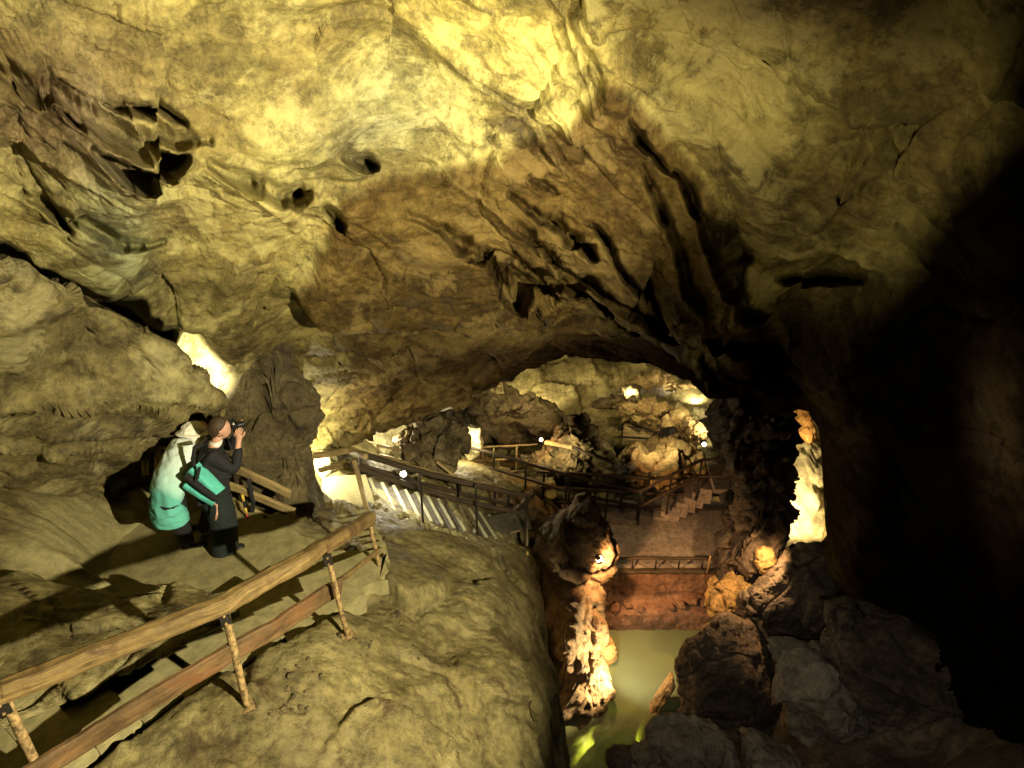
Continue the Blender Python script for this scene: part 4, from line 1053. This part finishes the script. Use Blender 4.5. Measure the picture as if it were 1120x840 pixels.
# little far stair in the lit gap
r = tag(empty('far_stairs', P(700, 480, 13.8)), 'tiny stair with thin rails in the lit gap of the far chamber', 'stair')
for i in range(6):
    sweep('tread', [P(680 + i * .5, 484 - i * 4.0, 13.4 + i * .14), P(722 - i * 3.4, 485 - i * 4.0, 13.4 + i * .14)], .12, .05, M_WOODP, r, seed=90 + i, rnd=.3)
sweep('handrail', [P(686, 462, 14.2), P(733, 479, 13.2)], .04, .04, M_STEEL, r, seed=97, rnd=.6)
sweep('handrail', [P(676, 478, 13.5), P(735, 481, 13.1)], .04, .04, M_STEEL, r, seed=98, rnd=.6)
sweep('handrail', [P(700, 452, 14.0), P(735, 477, 13.2)], .04, .04, M_STEEL, r, seed=99, rnd=.6)
tag(sweep('signboard', [P(667, 507, 11.9), P(667.5, 519, 11.7)], .30, .03, M_WOODP, None, seed=100, rnd=.2, up=(0, 1, 0)), 'small pale wooden board between the dark rails of the far path', 'board')

# ------------------------------------------------------------------ lamps
E_W = emis_mat('lamp glass white', (1, .95, .75), 60); E_O = emis_mat('lamp glass orange', (1, .62, .28), 40)
def lamp(pos, aim, label, em, s=.09, group=None):
    pos = A3(*pos); v = Vector(A3(*aim) - pos); v.normalize()
    r = empty('cave_lamp', pos)
    M = (Matrix.Translation(Vector(pos)) @ v.to_track_quat('Z', 'Y').to_matrix().to_4x4())
    def bmk(nm, fn, mat, par=r):
        bm = bmesh.new(); fn(bm); bm.transform(M); me = bpy.data.meshes.new(nm); bm.to_mesh(me); bm.free(); me.materials.append(mat); return link(nm, me, par)
    def hs(bm):
        bmesh.ops.create_cone(bm, cap_ends=False, segments=20, radius1=s * .45, radius2=s, depth=s * 1.2, matrix=Matrix.Translation((0, 0, -s * .6)))
        bmesh.ops.create_cone(bm, cap_ends=True, segments=20, radius1=s * .45, radius2=s * .45, depth=s * .5, matrix=Matrix.Translation((0, 0, -s * 1.45)))
    bmk('housing', hs, M_STEEL)
    bmk('glass', lambda bm: bmesh.ops.create_uvsphere(bm, u_segments=16, v_segments=10, radius=s * .8, matrix=Matrix.Translation((0, 0, -s * .35))), em)
    def br(bm):
        bmesh.ops.create_cube(bm, size=1, matrix=Matrix.Translation((0, s * 1.1, -s * .7)) @ Matrix.Diagonal((s * .25, s * .12, s * 1.8, 1)))
        bmesh.ops.create_cube(bm, size=1, matrix=Matrix.Translation((0, -s * 1.1, -s * .7)) @ Matrix.Diagonal((s * .25, s * .12, s * 1.8, 1)))
        bmesh.ops.create_cube(bm, size=1, matrix=Matrix.Translation((0, 0, -s * 1.7)) @ Matrix.Diagonal((s * .25, s * 2.3, s * .14, 1)))
    bmk('bracket', br, M_STEEL)
    return tag(r, label, 'lamp', group)
lamp(P(441, 519, 8.45), P(430, 560, 7.6), 'glaring white lamp on the railing of the slanted stair', E_W, .055)
lamp(P(509, 483, 11.55), P(530, 490, 10), 'glaring yellow white lamp beside the upright brown rock', E_W, .05)
lamp(P(592, 481, 12.2), P(600, 500, 10), 'small orange lamp in the dark hollow of the far chamber', E_O, .045)
lamp(P(734, 478, 13.1), P(700, 500, 11), 'tiny lamp at the end of the far stair rail', E_W, .05)
lamp(P(770, 486, 12.8), P(740, 500, 11), 'tiny lamp under the brown boulder on the right', E_W, .05)
lamp(P(765, 500, 12.0), P(740, 515, 11), 'tiny lamp on top of the orange boulder', E_O, .04)
lamp(P(657, 613, 8.30), P(700, 660, 8.4), 'orange glowing lamp at the foot of the rock cone over the pool', E_O, .075)

# ------------------------------------------------------------------ the two visitors
M_SKIN = plain_mat('skin', (.58, .32, .22), .55, .12, 30, bump=.05)
M_HAIRB = plain_mat('short brown hair', (.06, .035, .018), .6, .5, 60, bump=.4)
M_HAT = plain_mat('white cotton hat', (.80, .77, .64), .9, .12, 40, bump=.3)
M_TEAL = plain_mat('turquoise cloth', (.10, .50, .42), .85, .2, 12, bump=.3)
M_BLACK = plain_mat('black cloth', (.014, .014, .016), .85, .4, 20, bump=.3)
M_GREEN = plain_mat('dark green corduroy', (.013, .020, .018), .9, .5, 30, bump=.4)
M_SHOE = plain_mat('black shoe leather', (.012, .011, .01), .4, .3, 20)
M_WHITE = plain_mat('white cloth', (.75, .74, .68), .8, .15, 20)
M_BLKPL = plain_mat('black plastic', (.015, .015, .016), .35, .2, 40)
M_REDC = plain_mat('red cloth', (.42, .05, .03), .8, .2, 20); M_YELC = plain_mat('yellow cloth', (.65, .45, .06), .8, .2, 20)
# tunic fades from white at the shoulders to turquoise at the hem: a dyed cloth
def tunic_mat(z0, z1, yy):
    m, nt, b, o = mat_new('pale to turquoise dyed cloth'); L = nt.links.new
    at = N(nt, 'ShaderNodeAttribute', attribute_name='dye')
    r = ramp(nt, at.outputs['Fac'], [(0, (.82, .88, .84)), (.40, (.66, .80, .74)), (.62, (.36, .64, .56)), (.67, (.12, .46, .38)), (1, (.11, .44, .35))])
    L(r.outputs[0], b.inputs['Base Color']); b.inputs['Roughness'].default_value = .9
    g = N(nt, 'ShaderNodeNewGeometry'); n = N(nt, 'ShaderNodeTexNoise', i_Scale=14.0, i_Detail=5.0); L(g.outputs['Position'], n.inputs['Vector'])
    bp = N(nt, 'ShaderNodeBump', i_Strength=.5, i_Distance=.02); L(n.outputs[0], bp.inputs['Height']); L(bp.outputs[0], b.inputs['Normal'])
    return m
ZP = Z(-5.06)

def hand(prefix, wrist, dirv, palm_n, parent, curl=.5, flip=1):
    """palm and five curled fingers in one skinned surface, returned as joints to be merged in the body"""
    dirv = Vector(dirv).normalized(); pn = Vector(palm_n).normalized(); sd = dirv.cross(pn).normalized() * flip
    J = {}; E = []
    pal = Vector(wrist) + dirv * .05
    J[prefix + 'palm'] = (pal, (.034, .018)); 
    for i, (off, ln) in enumerate([(-.030, .060), (-.010, .072), (.010, .068), (.029, .052)]):
        a = pal + dirv * .035 + sd * off; b = a + (dirv * math.cos(curl) + pn * math.sin(curl)) * ln * .5; c = b + (dirv * math.cos(curl * 2.4) + pn * math.sin(curl * 2.4)) * ln * .5
        J[f'{prefix}f{i}a'] = (a, .0095); J[f'{prefix}f{i}b'] = (b, .0085); J[f'{prefix}f{i}c'] = (c, .007)
        E += [(prefix + 'palm', f'{prefix}f{i}a'), (f'{prefix}f{i}a', f'{prefix}f{i}b'), (f'{prefix}f{i}b', f'{prefix}f{i}c')]
    t = pal - sd * .035; t2 = t - sd * .02 + dirv * .03 + pn * .012; t3 = t2 + dirv * .025 + pn * .012
    J[prefix + 't1'] = (t, .011); J[prefix + 't2'] = (t2, .010); J[prefix + 't3'] = (t3, .008)
    E += [(prefix + 'palm', prefix + 't1'), (prefix + 't1', prefix + 't2'), (prefix + 't2', prefix + 't3')]
    return J, E

def make_face(head_c, f, s, up, body, mat, rx=.076, ry=.10, rz=.125):
    """head with brow, nose, mouth, ears merged as one mesh part under the body surface"""
    V, F = ico(5); W = V.copy()
    W[:, 0] *= ry; W[:, 1] *= rx; W[:, 2] *= rz
    x, y, z = V[:, 0], V[:, 1], V[:, 2]
    jaw = sstep(.1, -.9, z); W[:, 1] *= 1 - .28 * jaw; W[:, 0] += .012 * jaw * (x > 0) - .02 * jaw * (x < 0) * x
    ns = np.exp(-((y / .16) ** 2 + ((z + .12) / .22) ** 2)) * (x > 0); W[:, 0] += .024 * ns * (1 - .4 * (z > 0))
    br = np.exp(-(((np.abs(y) - .3) / .22) ** 2 + ((z - .18) / .09) ** 2)) * (x > 0); W[:, 0] += .008 * br
    ey = np.exp(-(((np.abs(y) - .33) / .14) ** 2 + ((z - .03) / .10) ** 2)) * (x > 0); W[:, 0] -= .010 * ey
    mo = np.exp(-((y / .28) ** 2 + ((z + .50) / .05) ** 2)) * (x > 0); W[:, 0] += .006 * mo
    ea = np.exp(-(((x + .05) / .16) ** 2 + ((z + .02) / .24) ** 2)) * (np.abs(y) > .6); W[:, 1] += np.sign(y) * .018 * ea
    M = np.stack([f, s, up], 0)
    return link('head', mesh_from('head', W @ M + head_c, F, mat), body)

def shoe(name, heel, d, mat, parent, L_=.26, w=.09, h=.075):
    d = A3(*d); d /= np.linalg.norm(d); s = np.cross((0, 0, 1), d); up = A3(0, 0, 1)
    secs = []
    for t, ww, hh in [(0, .02, .02), (.03, .034, .034), (.25, .036, .036), (.5, .038, .026), (.8, .045, .020), (.95, .034, .015), (1, .01, .006)]:
        secs.append((A3(*heel) + d * L_ * t + up * hh, s * ww, up * hh))
    return loft(name, secs, mat, parent, k=16)

def frame_rot(f):
    f = A3(f[0], f[1], 0); f /= np.linalg.norm(f); s = np.array((-f[1], f[0], 0)); return f, s

# ---- photographer
f, s = frame_rot((.88, .47)); up = A3(0, 0, 1)
B0 = PZ(246, 598, ZP)
def Bp(x, y, z): return B0 + f * x + s * y + up * (z * .91)
hR, hL = Bp(.40, -.085, 1.60), Bp(.40, .085, 1.58)
J = dict(pelvis=(Bp(.04, 0, .95), .13), waist=(Bp(.07, 0, 1.12), .12), chest=(Bp(.12, 0, 1.30), .14), neckb=(Bp(.16, 0, 1.44), .065), neck=(Bp(.19, 0, 1.50), .05), skull=(Bp(.215, 0, 1.57), .055),
         sR=(Bp(.12, -.17, 1.39), .06), eR=(Bp(.28, -.24, 1.20), .042), wR=(Bp(.38, -.13, 1.50), .027),
         sL=(Bp(.14, .17, 1.39), .06), eL=(Bp(.32, .24, 1.22), .042), wL=(Bp(.40, .13, 1.48), .027),
         hipR=(Bp(.03, -.09, .90), .09), kR=(Bp(.05, -.10, .48), .06), aR=(Bp(-.02, -.10, .09), .038),
         hipL=(Bp(.03, .09, .90), .09), kL=(Bp(-.02, .16, .48), .06), aL=(Bp(-.16, .28, .10), .038))
E = [('pelvis', 'waist'), ('waist', 'chest'), ('chest', 'neckb'), ('neckb', 'neck'), ('neck', 'skull'), ('chest', 'sR'), ('sR', 'eR'), ('eR', 'wR'), ('chest', 'sL'), ('sL', 'eL'), ('eL', 'wL'),
     ('pelvis', 'hipR'), ('hipR', 'kR'), ('kR', 'aR'), ('pelvis', 'hipL'), ('hipL', 'kL'), ('kL', 'aL')]
for nm, w_, sgn in (('wR', J['wR'][0], 1), ('wL', J['wL'][0], -1)):
    jj, ee = hand(nm, w_, f * .15 + up * 1.0, (s * sgn + f * .6), None, .55, sgn); J.update(jj); E += ee + [(nm, nm + 'palm')]
B = skin('person', J, E, M_SKIN, root='pelvis')
tag(B, 'person in dark clothes standing upright and holding a camera to the face', 'person')
hc = Bp(.235, 0, 1.635)
make_face(hc, f, s, up, B, M_SKIN)
V, F = ico(5); keep = V.copy(); Wc = V * np.array((.109, .086, .130)); Wc += (.006 * fbm(V * 9, 3, 3))[:, None] * V
x, z = V[:, 0], V[:, 2]; shrink = sstep(-.02, .10, z + .02 - np.maximum(x, 0) * .75 + np.maximum(-x, 0) * 1.0)
Wc *= (0.80 + .20 * shrink)[:, None]
link('hair', mesh_from('hair', Wc @ np.stack([f, s, up], 0) + hc, F, M_HAIRB), B)
kk = lambda *n: {k: J[k] for k in n}
JJ = {k: (J[k][0], J[k][1] + (.05 if k in ('chest', 'waist') else .03)) for k in ('pelvis', 'waist', 'chest', 'sR', 'eR', 'sL', 'eL')}
JJ['neckb'] = (Bp(.15, 0, 1.425), .08); JJ['pelvis'] = (Bp(.04, 0, .98), .17); JJ['seat'] = (Bp(.03, 0, .86), .16)
JJ['wR'] = (Bp(.37, -.15, 1.44), .042); JJ['wL'] = (Bp(.39, .15, 1.42), .042)
jk = skin('jacket', JJ, [('seat', 'pelvis'), ('pelvis', 'waist'), ('waist', 'chest'), ('chest', 'neckb'), ('chest', 'sR'), ('sR', 'eR'), ('eR', 'wR'), ('chest', 'sL'), ('sL', 'eL'), ('eL', 'wL')], M_BLACK, B, root='pelvis')
loft('collar', [(Bp(.155, 0, 1.44), s * .075, f * .07), (Bp(.175, 0, 1.485), s * .066, f * .064), (Bp(.18, 0, 1.495), s * .055, f * .055)], M_WHITE, B, closed=False)
loft('trouser_leg', [(Bp(.03, -.04, 1.02), s * .17, f * .14), (Bp(.04, -.07, .80), s * .15, f * .15), (Bp(.05, -.09, .5), s * .135, f * .14), (Bp(.02, -.10, .2), s * .125, f * .135), (Bp(.0, -.10, .035), s * .12, f * .135)], M_GREEN, B, wr=.012, seed=4)
loft('trouser_leg', [(Bp(.02, .06, .98), s * .13, f * .13), (Bp(-.01, .13, .6), s * .095, f * .10), (Bp(-.10, .22, .3), s * .08, f * .085), (Bp(-.15, .275, .13), s * .07, f * .075)], M_BLACK, B, wr=.01, seed=5)
shoe('shoe', Bp(-.06, -.10, 0.004), f, M_SHOE, B); shoe('shoe', Bp(-.22, .28, 0.004), f + s * .1, M_WHITE, B)
for sg in (-1, 1):
    sweep('strap', [Bp(-.03, .12 * sg, 1.05), Bp(-.05, .12 * sg, 1.22), Bp(-.02, .12 * sg, 1.38), Bp(.10, .115 * sg, 1.475), Bp(.22, .11 * sg, 1.42), Bp(.28, .11 * sg, 1.28)], .035, .012, M_SHOE if sg > 0 else M_GREEN, B, seed=7, rough=.002, rnd=.4)
# camera in the hands
cb = tag(empty('camera', Bp(.40, 0, 1.62)), 'black compact camera held up by the upright visitor', 'camera')
ang = math.atan2(f[1], f[0])
box('camera_body', Bp(.375, 0, 1.625), (.05, .145, .085), M_BLKPL, cb, rz=ang, bev=.008)
loft('lens', [(Bp(.40, 0, 1.62), s * .034, up * .034), (Bp(.475, 0, 1.62), s * .034, up * .034)], M_BLKPL, cb, k=20)
box('viewfinder', Bp(.365, 0, 1.677), (.045, .05, .03), M_BLKPL, cb, rz=ang, bev=.006)
box('flash', Bp(.37, -.045, 1.674), (.02, .03, .014), M_WHITE, cb, rz=ang, bev=.003)
# turquoise shoulder bag on the back of the hip
bg = tag(empty('shoulder_bag', Bp(-.15, .02, .98)), 'turquoise and black bag slung on the back of the upright visitor', 'bag')
def Gp(px, py, d): return P(px, py, d)
sweep('bag_body', [Gp(210, 512, 5.46), Gp(225, 526, 5.42), Gp(238, 540, 5.38)], .14, .15, M_TEAL, bg, seed=1, rnd=.45, rough=.012)
sweep('bag_pocket', [Gp(205, 528, 5.42), Gp(222, 540, 5.38), Gp(236, 549, 5.36)], .12, .07, M_TEAL, bg, seed=2, rnd=.45, rough=.01)
sweep('bag_band', [Gp(204, 520, 5.37), Gp(220, 533, 5.33), Gp(239, 546, 5.30)], .08, .05, M_BLACK, bg, seed=3, rnd=.5, rough=.004)
sweep('bag_band', [Gp(218, 511, 5.36), Gp(216, 522, 5.33), Gp(211, 530, 5.32)], .02, .03, M_BLACK, bg, seed=4, rnd=.5, rough=.002)
sweep('bag_strap', [Gp(212, 512, 5.42), Gp(211, 500, 5.45), Gp(213, 489, 5.5), Gp(222, 486, 5.62)], .03, .035, M_BLACK, bg, seed=5, rnd=.4, rough=.003)
sweep('loose_strap', [Gp(231, 549, 5.36), Gp(237, 553, 5.33), Gp(237.5, 562, 5.31), Gp(236, 569, 5.31)], .025, .022, M_SKIN, bg, seed=6, rnd=.7, rough=.002)

# ---- bending visitor
fa, sa = frame_rot((.45, .9)); sa = -sa                                 # sa points to the visitor's right, towards +X
hip = P(181, 541, 5.45); sho = P(205, 489, 5.86); nk = P(211, 480, 5.98); hd = P(215, 474, 6.06)
ft1 = PZ(207, 600, ZP); ft2 = PZ(203, 582, ZP)
J = dict(pelvis=(hip, .13), waist=(hip * .55 + sho * .45 + A3(0, 0, .03), .12), chest=(sho, .13), neck=(nk, .055), skull=(hd, .06),
         sR=(sho + sa * .16, .055), eR=(P(226, 503, 6.12), .042), wR=(P(240, 506, 6.35), .027),
         sL=(sho - sa * .15, .055), eL=(P(190, 500, 6.25), .042), wL=(P(205, 502, 6.52), .027),
         h1=(hip + sa * .08 - up * .05, .09), k1=(P(196, 572, 5.58), .06), a1=(ft1 + up * .10, .036),
         h2=(hip - sa * .08 - up * .05, .09), k2=(P(180, 568, 5.62), .06), a2=(ft2 + up * .10, .036))
E = [('pelvis', 'waist'), ('waist', 'chest'), ('chest', 'neck'), ('neck', 'skull'), ('chest', 'sR'), ('sR', 'eR'), ('eR', 'wR'), ('chest', 'sL'), ('sL', 'eL'), ('eL', 'wL'),
     ('pelvis', 'h1'), ('h1', 'k1'), ('k1', 'a1'), ('pelvis', 'h2'), ('h2', 'k2'), ('k2', 'a2')]
for nm, sgn in (('wR', 1), ('wL', -1)):
    jj, ee = hand(nm, J[nm][0], fa * .9 - up * .3, -up, None, .5, sgn); J.update(jj); E += ee + [(nm, nm + 'palm')]
A = skin('person', J, E, M_SKIN, root='pelvis')
tag(A, 'person in a long pale turquoise top and white hat bending over the wooden fence', 'person')
fd = fa * .75 - up * .66; fd /= np.linalg.norm(fd); su = np.cross(fd, sa); su = -su if su[2] < 0 else su
make_face(hd + fa * .03, fd, sa, su, A, M_SKIN)
v = nk - hip; v /= np.linalg.norm(v); nn = np.cross(v, sa)
q = lambda t, o=0: hip + (sho - hip) * t + up * o
secs = [(nk + up * .0, sa * .06, nn * .06), (q(1.06, .01), sa * .13, nn * .09), (q(.98), sa * .195, nn * .125), (q(.75, .02), sa * .185, nn * .14), (q(.5, .03), sa * .175, nn * .14), (q(.25, .02), sa * .19, nn * .15),
        (q(0, -.02), sa * .185, nn * .145 + up * .02), (q(-.05, -.12), sa * .185, fa * .14), (q(-.06, -.20), sa * .19, fa * .15), (q(-.06, -.28), sa * .195, fa * .155)]
tn = loft('tunic', secs, None or M_TEAL, A, k=48, wr=.022, seed=9)
me = tn.data; me.materials.clear(); me.materials.append(tunic_mat(0, 1, 0))
at = me.attributes.new('dye', 'FLOAT', 'POINT'); nV = len(me.vertices); at.data.foreach_set('value', np.repeat(np.linspace(0, 1, nV // 48), 48).astype(np.float32))
slv = {'sR': (sho + sa * .13, .085), 'eR': (J['eR'][0], .068), 'wR': (J['wR'][0] - fa * .05, .05)}
sl = skin('sleeve', slv, [('sR', 'eR'), ('eR', 'wR')], M_WHITE, A, root='sR')
slv = {'sL': (sho - sa * .12, .085), 'eL': (J['eL'][0], .068), 'wL': (J['wL'][0] - fa * .05, .05)}
skin('sleeve', slv, [('sL', 'eL'), ('eL', 'wL')], M_WHITE, A, root='sL')
pale = plain_mat('pale blue cloth', (.60, .72, .68), .9, .12, 14, bump=.3); sl.data.materials[0] = pale
for (h, k_, a_, nm) in (('h1', 'k1', 'a1', 1), ('h2', 'k2', 'a2', 2)):
    H, K, Q = A3(*J[h][0]), A3(*J[k_][0]), A3(*J[a_][0])
    loft('trouser_leg', [(H, sa * .12, fa * .13), (H * .5 + K * .5, sa * .11, fa * .12), (K, sa * .09, fa * .095), (K * .4 + Q * .6, sa * .075, fa * .08), (Q - up * .01, sa * .07, fa * .075)], M_BLACK, A, wr=.012, seed=nm)
shoe('shoe', ft1 - fa * .0 + A3(-.06, -.02, .004), A3(1, .35, 0), M_SHOE, A); shoe('shoe', ft2 + A3(-.05, 0, .004), A3(1, .5, 0), M_SHOE, A)
# hat
V, F = ico(5); Wc = V * np.array((.135, .115, .10)); rim = np.exp(-((V[:, 2] + .25) / .14) ** 2); Wc[:, :2] *= (1 + .45 * rim)[:, None]; Wc += (.014 * fbm(V * 3, 3, 13))[:, None] * V
Wc[:, 2] = np.maximum(Wc[:, 2], -.045)
link('hat', mesh_from('hat', Wc @ np.stack([fa * .95 - up * .3, sa, up * .95 + fa * .3], 0) + hd + up * .055 - fa * .03, F, M_HAT), A)
# scarf roll at the nape
sweep('collar', [nk - sa * .10 - up * .01, nk + up * .05 - fa * .05, nk + sa * .12], .09, .07, M_HAT, A, seed=8, rnd=.9, rough=.01)

# striped cord hanging from the fence, and a dark strap beside it
tp = [P(265, 541, 6.15), P(268, 556, 6.13), P(272, 572, 6.12), P(276, 589, 6.12)]
r = tag(empty('striped_pole', tp[-1]), 'thin red and yellow striped stick leaning on the fence beside the upright visitor', 'stick')
cs = [M_YELC, M_BLACK, M_YELC, M_REDC, M_YELC, M_REDC, M_BLACK]
for i in range(7):
    a = tp[0] + (tp[-1] - tp[0]) * i / 7; b = tp[0] + (tp[-1] - tp[0]) * (i + .98) / 7
    sweep('band', [a, b], .035 - .003 * i, .035 - .003 * i, cs[i], r, seed=i, rnd=1, rough=.001, up=(0, 1, 0))
tag(sweep('hanging_strap', [P(272, 524, 6.25), P(274, 535, 6.2), P(277, 548, 6.2), P(276, 560, 6.2)], .04, .05, M_BLACK, None, seed=9, rnd=.6, rough=.012, up=(0, 1, 0)), 'dark twisted strap hanging from the top rail of the fence', 'strap')

# ------------------------------------------------------------------ camera, world, lights, render settings
cam = bpy.data.cameras.new('camera'); co = bpy.data.objects.new('camera', cam); COL.objects.link(co)
cam.lens = 720 / 1120 * 36; cam.sensor_width = 36; cam.clip_end = 200; cam.clip_start = .05
co.location = (0, 0, CAMH); co.rotation_euler = (R(90) - PITCH, 0, 0); SC.camera = co
w = bpy.data.worlds.new('World'); SC.world = w; w.use_nodes = True
w.node_tree.nodes['Background'].inputs[0].default_value = (.9, .8, .55, 1); w.node_tree.nodes['Background'].inputs[1].default_value = .002

def light(name, pos, col, power, kind='POINT', aim=None, ang=90, blend=.6, size=.05, shape=None):
    l = bpy.data.lights.new(name, kind); l.energy = power; l.color = col
    if kind == 'AREA': l.size = size
    else: l.shadow_soft_size = size
    if kind == 'SPOT': l.spot_size = R(ang); l.spot_blend = blend
    o = bpy.data.objects.new(name, l); COL.objects.link(o); o.location = Vector([float(q) for q in pos])
    if aim is not None: o.rotation_euler = (Vector([float(q) for q in aim]) - o.location).to_track_quat('-Z', 'Y').to_euler()
    return o
WARM = (1.0, .89, .58); YEL = (1, .84, .48); ORG = (1.0, .52, .20); WHT = (1, .96, .82)
light('floodlight', (2.7, .4, Z(-.9)), WARM, 4500, 'SPOT', aim=P(150, 420, 6.0), ang=82, blend=.45, size=.05)
light('roof_fill', (.9, .6, Z(-2.4)), YEL, 1750, 'SPOT', aim=P(500, 55, 5.6), ang=66, blend=.8, size=.06)  # unseen spot added to brighten the roof
light('wall_fill', (.7, .5, Z(-1.7)), YEL, 330, 'SPOT', aim=P(890, 185, 5.6), ang=40, blend=1, size=.06)  # unseen spot added to brighten the right part of the roof
light('fill_light', (.3, .3, Z(-.6)), (1, .93, .78), 520, 'SPOT', aim=P(820, 800, 6), ang=46, blend=1, size=.1)
light('fill_light', (1.0, .2, Z(-.2)), (1, .95, .82), 260, 'SPOT', aim=P(1098, 490, 4.3), ang=24, blend=1, size=.1)
light('lamp_or_fill', P(224, 420, 6.75), WHT, 220, 'SPOT', aim=P(205, 395, 7.6), ang=120, blend=.8, size=.03)
light('lamp_or_fill', P(336, 506, 8.3), WARM, 170, size=.05)
light('lamp_or_fill', P(441, 517, 8.30), WHT, 60, 'SPOT', aim=P(420, 600, 7.6), ang=160, blend=.3, size=.05)
light('lamp_or_fill', P(425, 480, 10.3), WARM, 60, size=.05)
light('lamp_or_fill', P(508, 480, 11.45), YEL, 90, size=.05)
light('lamp_or_fill', P(612, 490, 11.2), YEL, 90, 'SPOT', aim=P(610, 458, 14), ang=120, blend=.6, size=.05)  # no fixture: spot added to brighten the far boulders
light('lamp_or_fill', P(570, 382, 12.6), (1, .80, .42), 420, 'SPOT', aim=P(590, 415, 17), ang=85, blend=.7, size=.08)  # unseen spot added behind the lip to brighten the far chamber
light('lamp_or_fill', P(720, 385, 12.6), (1, .80, .42), 330, 'SPOT', aim=P(725, 430, 15.5), ang=80, blend=.7, size=.08)  # second unseen spot added behind the lip, same purpose
light('lamp_or_fill', P(592, 478, 11.9), ORG, 26, size=.05)
light('lamp_or_fill', P(690, 430, 15.0), YEL, 150, 'SPOT', aim=P(700, 415, 17), ang=150, blend=.5, size=.1)
light('lamp_or_fill', P(575, 424, 15.0), YEL, 200, 'SPOT', aim=P(590, 400, 18), ang=160, blend=.5, size=.1)
light('lamp_or_fill', P(733, 476, 13.0), YEL, 20, 'SPOT', aim=P(700, 475, 14), ang=150, blend=.5, size=.05)
light('lamp_or_fill', P(775, 470, 13.0), WARM, 70, 'SPOT', aim=P(755, 445, 14.5), ang=150, blend=.5, size=.05)
light('lamp_or_fill', P(760, 436, 14.8), WARM, 90, 'SPOT', aim=P(760, 400, 17), ang=150, blend=.5, size=.05)
light('lamp_or_fill', P(716, 478, 11.2), YEL, 90, 'SPOT', aim=P(722, 470, 14), ang=120, blend=.6, size=.05)  # no fixture: frontal spot added for the dim far boulders
light('lamp_or_fill', P(664, 614, 8.2), ORG, 420, 'SPOT', aim=P(705, 655, 9.3), ang=130, blend=.6, size=.04)
light('lamp_or_fill', P(696, 742, 7.2), (1, .68, .30), 900, 'SPOT', aim=P(634, 722, 7.7), ang=110, blend=.6, size=.03)
light('lamp_or_fill', P(668, 728, 7.5), (1, .92, .66), 110, 'SPOT', aim=PZ(716, 725, Z(-10.1)), ang=95, blend=.9, size=.05)  # extra spot added for the creamy glow on the water
light('lamp_or_fill', PZ(650, 828, Z(-10.4)), (.85, 1, .2), 450, 'SPOT', aim=PZ(668, 800, Z(-12)), ang=125, blend=.8, size=.08)
light('lamp_or_fill', P(872, 572, 10.2), (1, .74, .38), 170, 'SPOT', aim=P(880, 530, 11.4), ang=160, blend=.4, size=.05)
light('lamp_or_fill', P(874, 500, 10.0), (1, .55, .2), 70, 'SPOT', aim=P(878, 462, 10.7), ang=100, blend=.5, size=.05)  # spot added to brighten the orange rock in the slot top
light('lamp_or_fill', P(842, 588, 8.35), (1, .58, .24), 230, 'SPOT', aim=P(808, 652, 8.4), ang=120, blend=.5, size=.05)  # spot added for the orange light on ridge and ochre boulder

SC.view_settings.view_transform = 'Standard'; SC.view_settings.look = 'None'; SC.view_settings.gamma = 1; SC.view_settings.exposure = 0
SC.render.engine = 'CYCLES'
cy = SC.cycles
cy.use_denoising = True; cy.use_adaptive_sampling = True; cy.adaptive_threshold = .025
try: cy.denoiser = 'OPENIMAGEDENOISE'
except Exception: pass
cy.max_bounces = 5; cy.diffuse_bounces = 1; cy.glossy_bounces = 2; cy.transmission_bounces = 3; cy.transparent_max_bounces = 6
cy.caustics_reflective = False; cy.caustics_refractive = False; cy.sample_clamp_indirect = 4
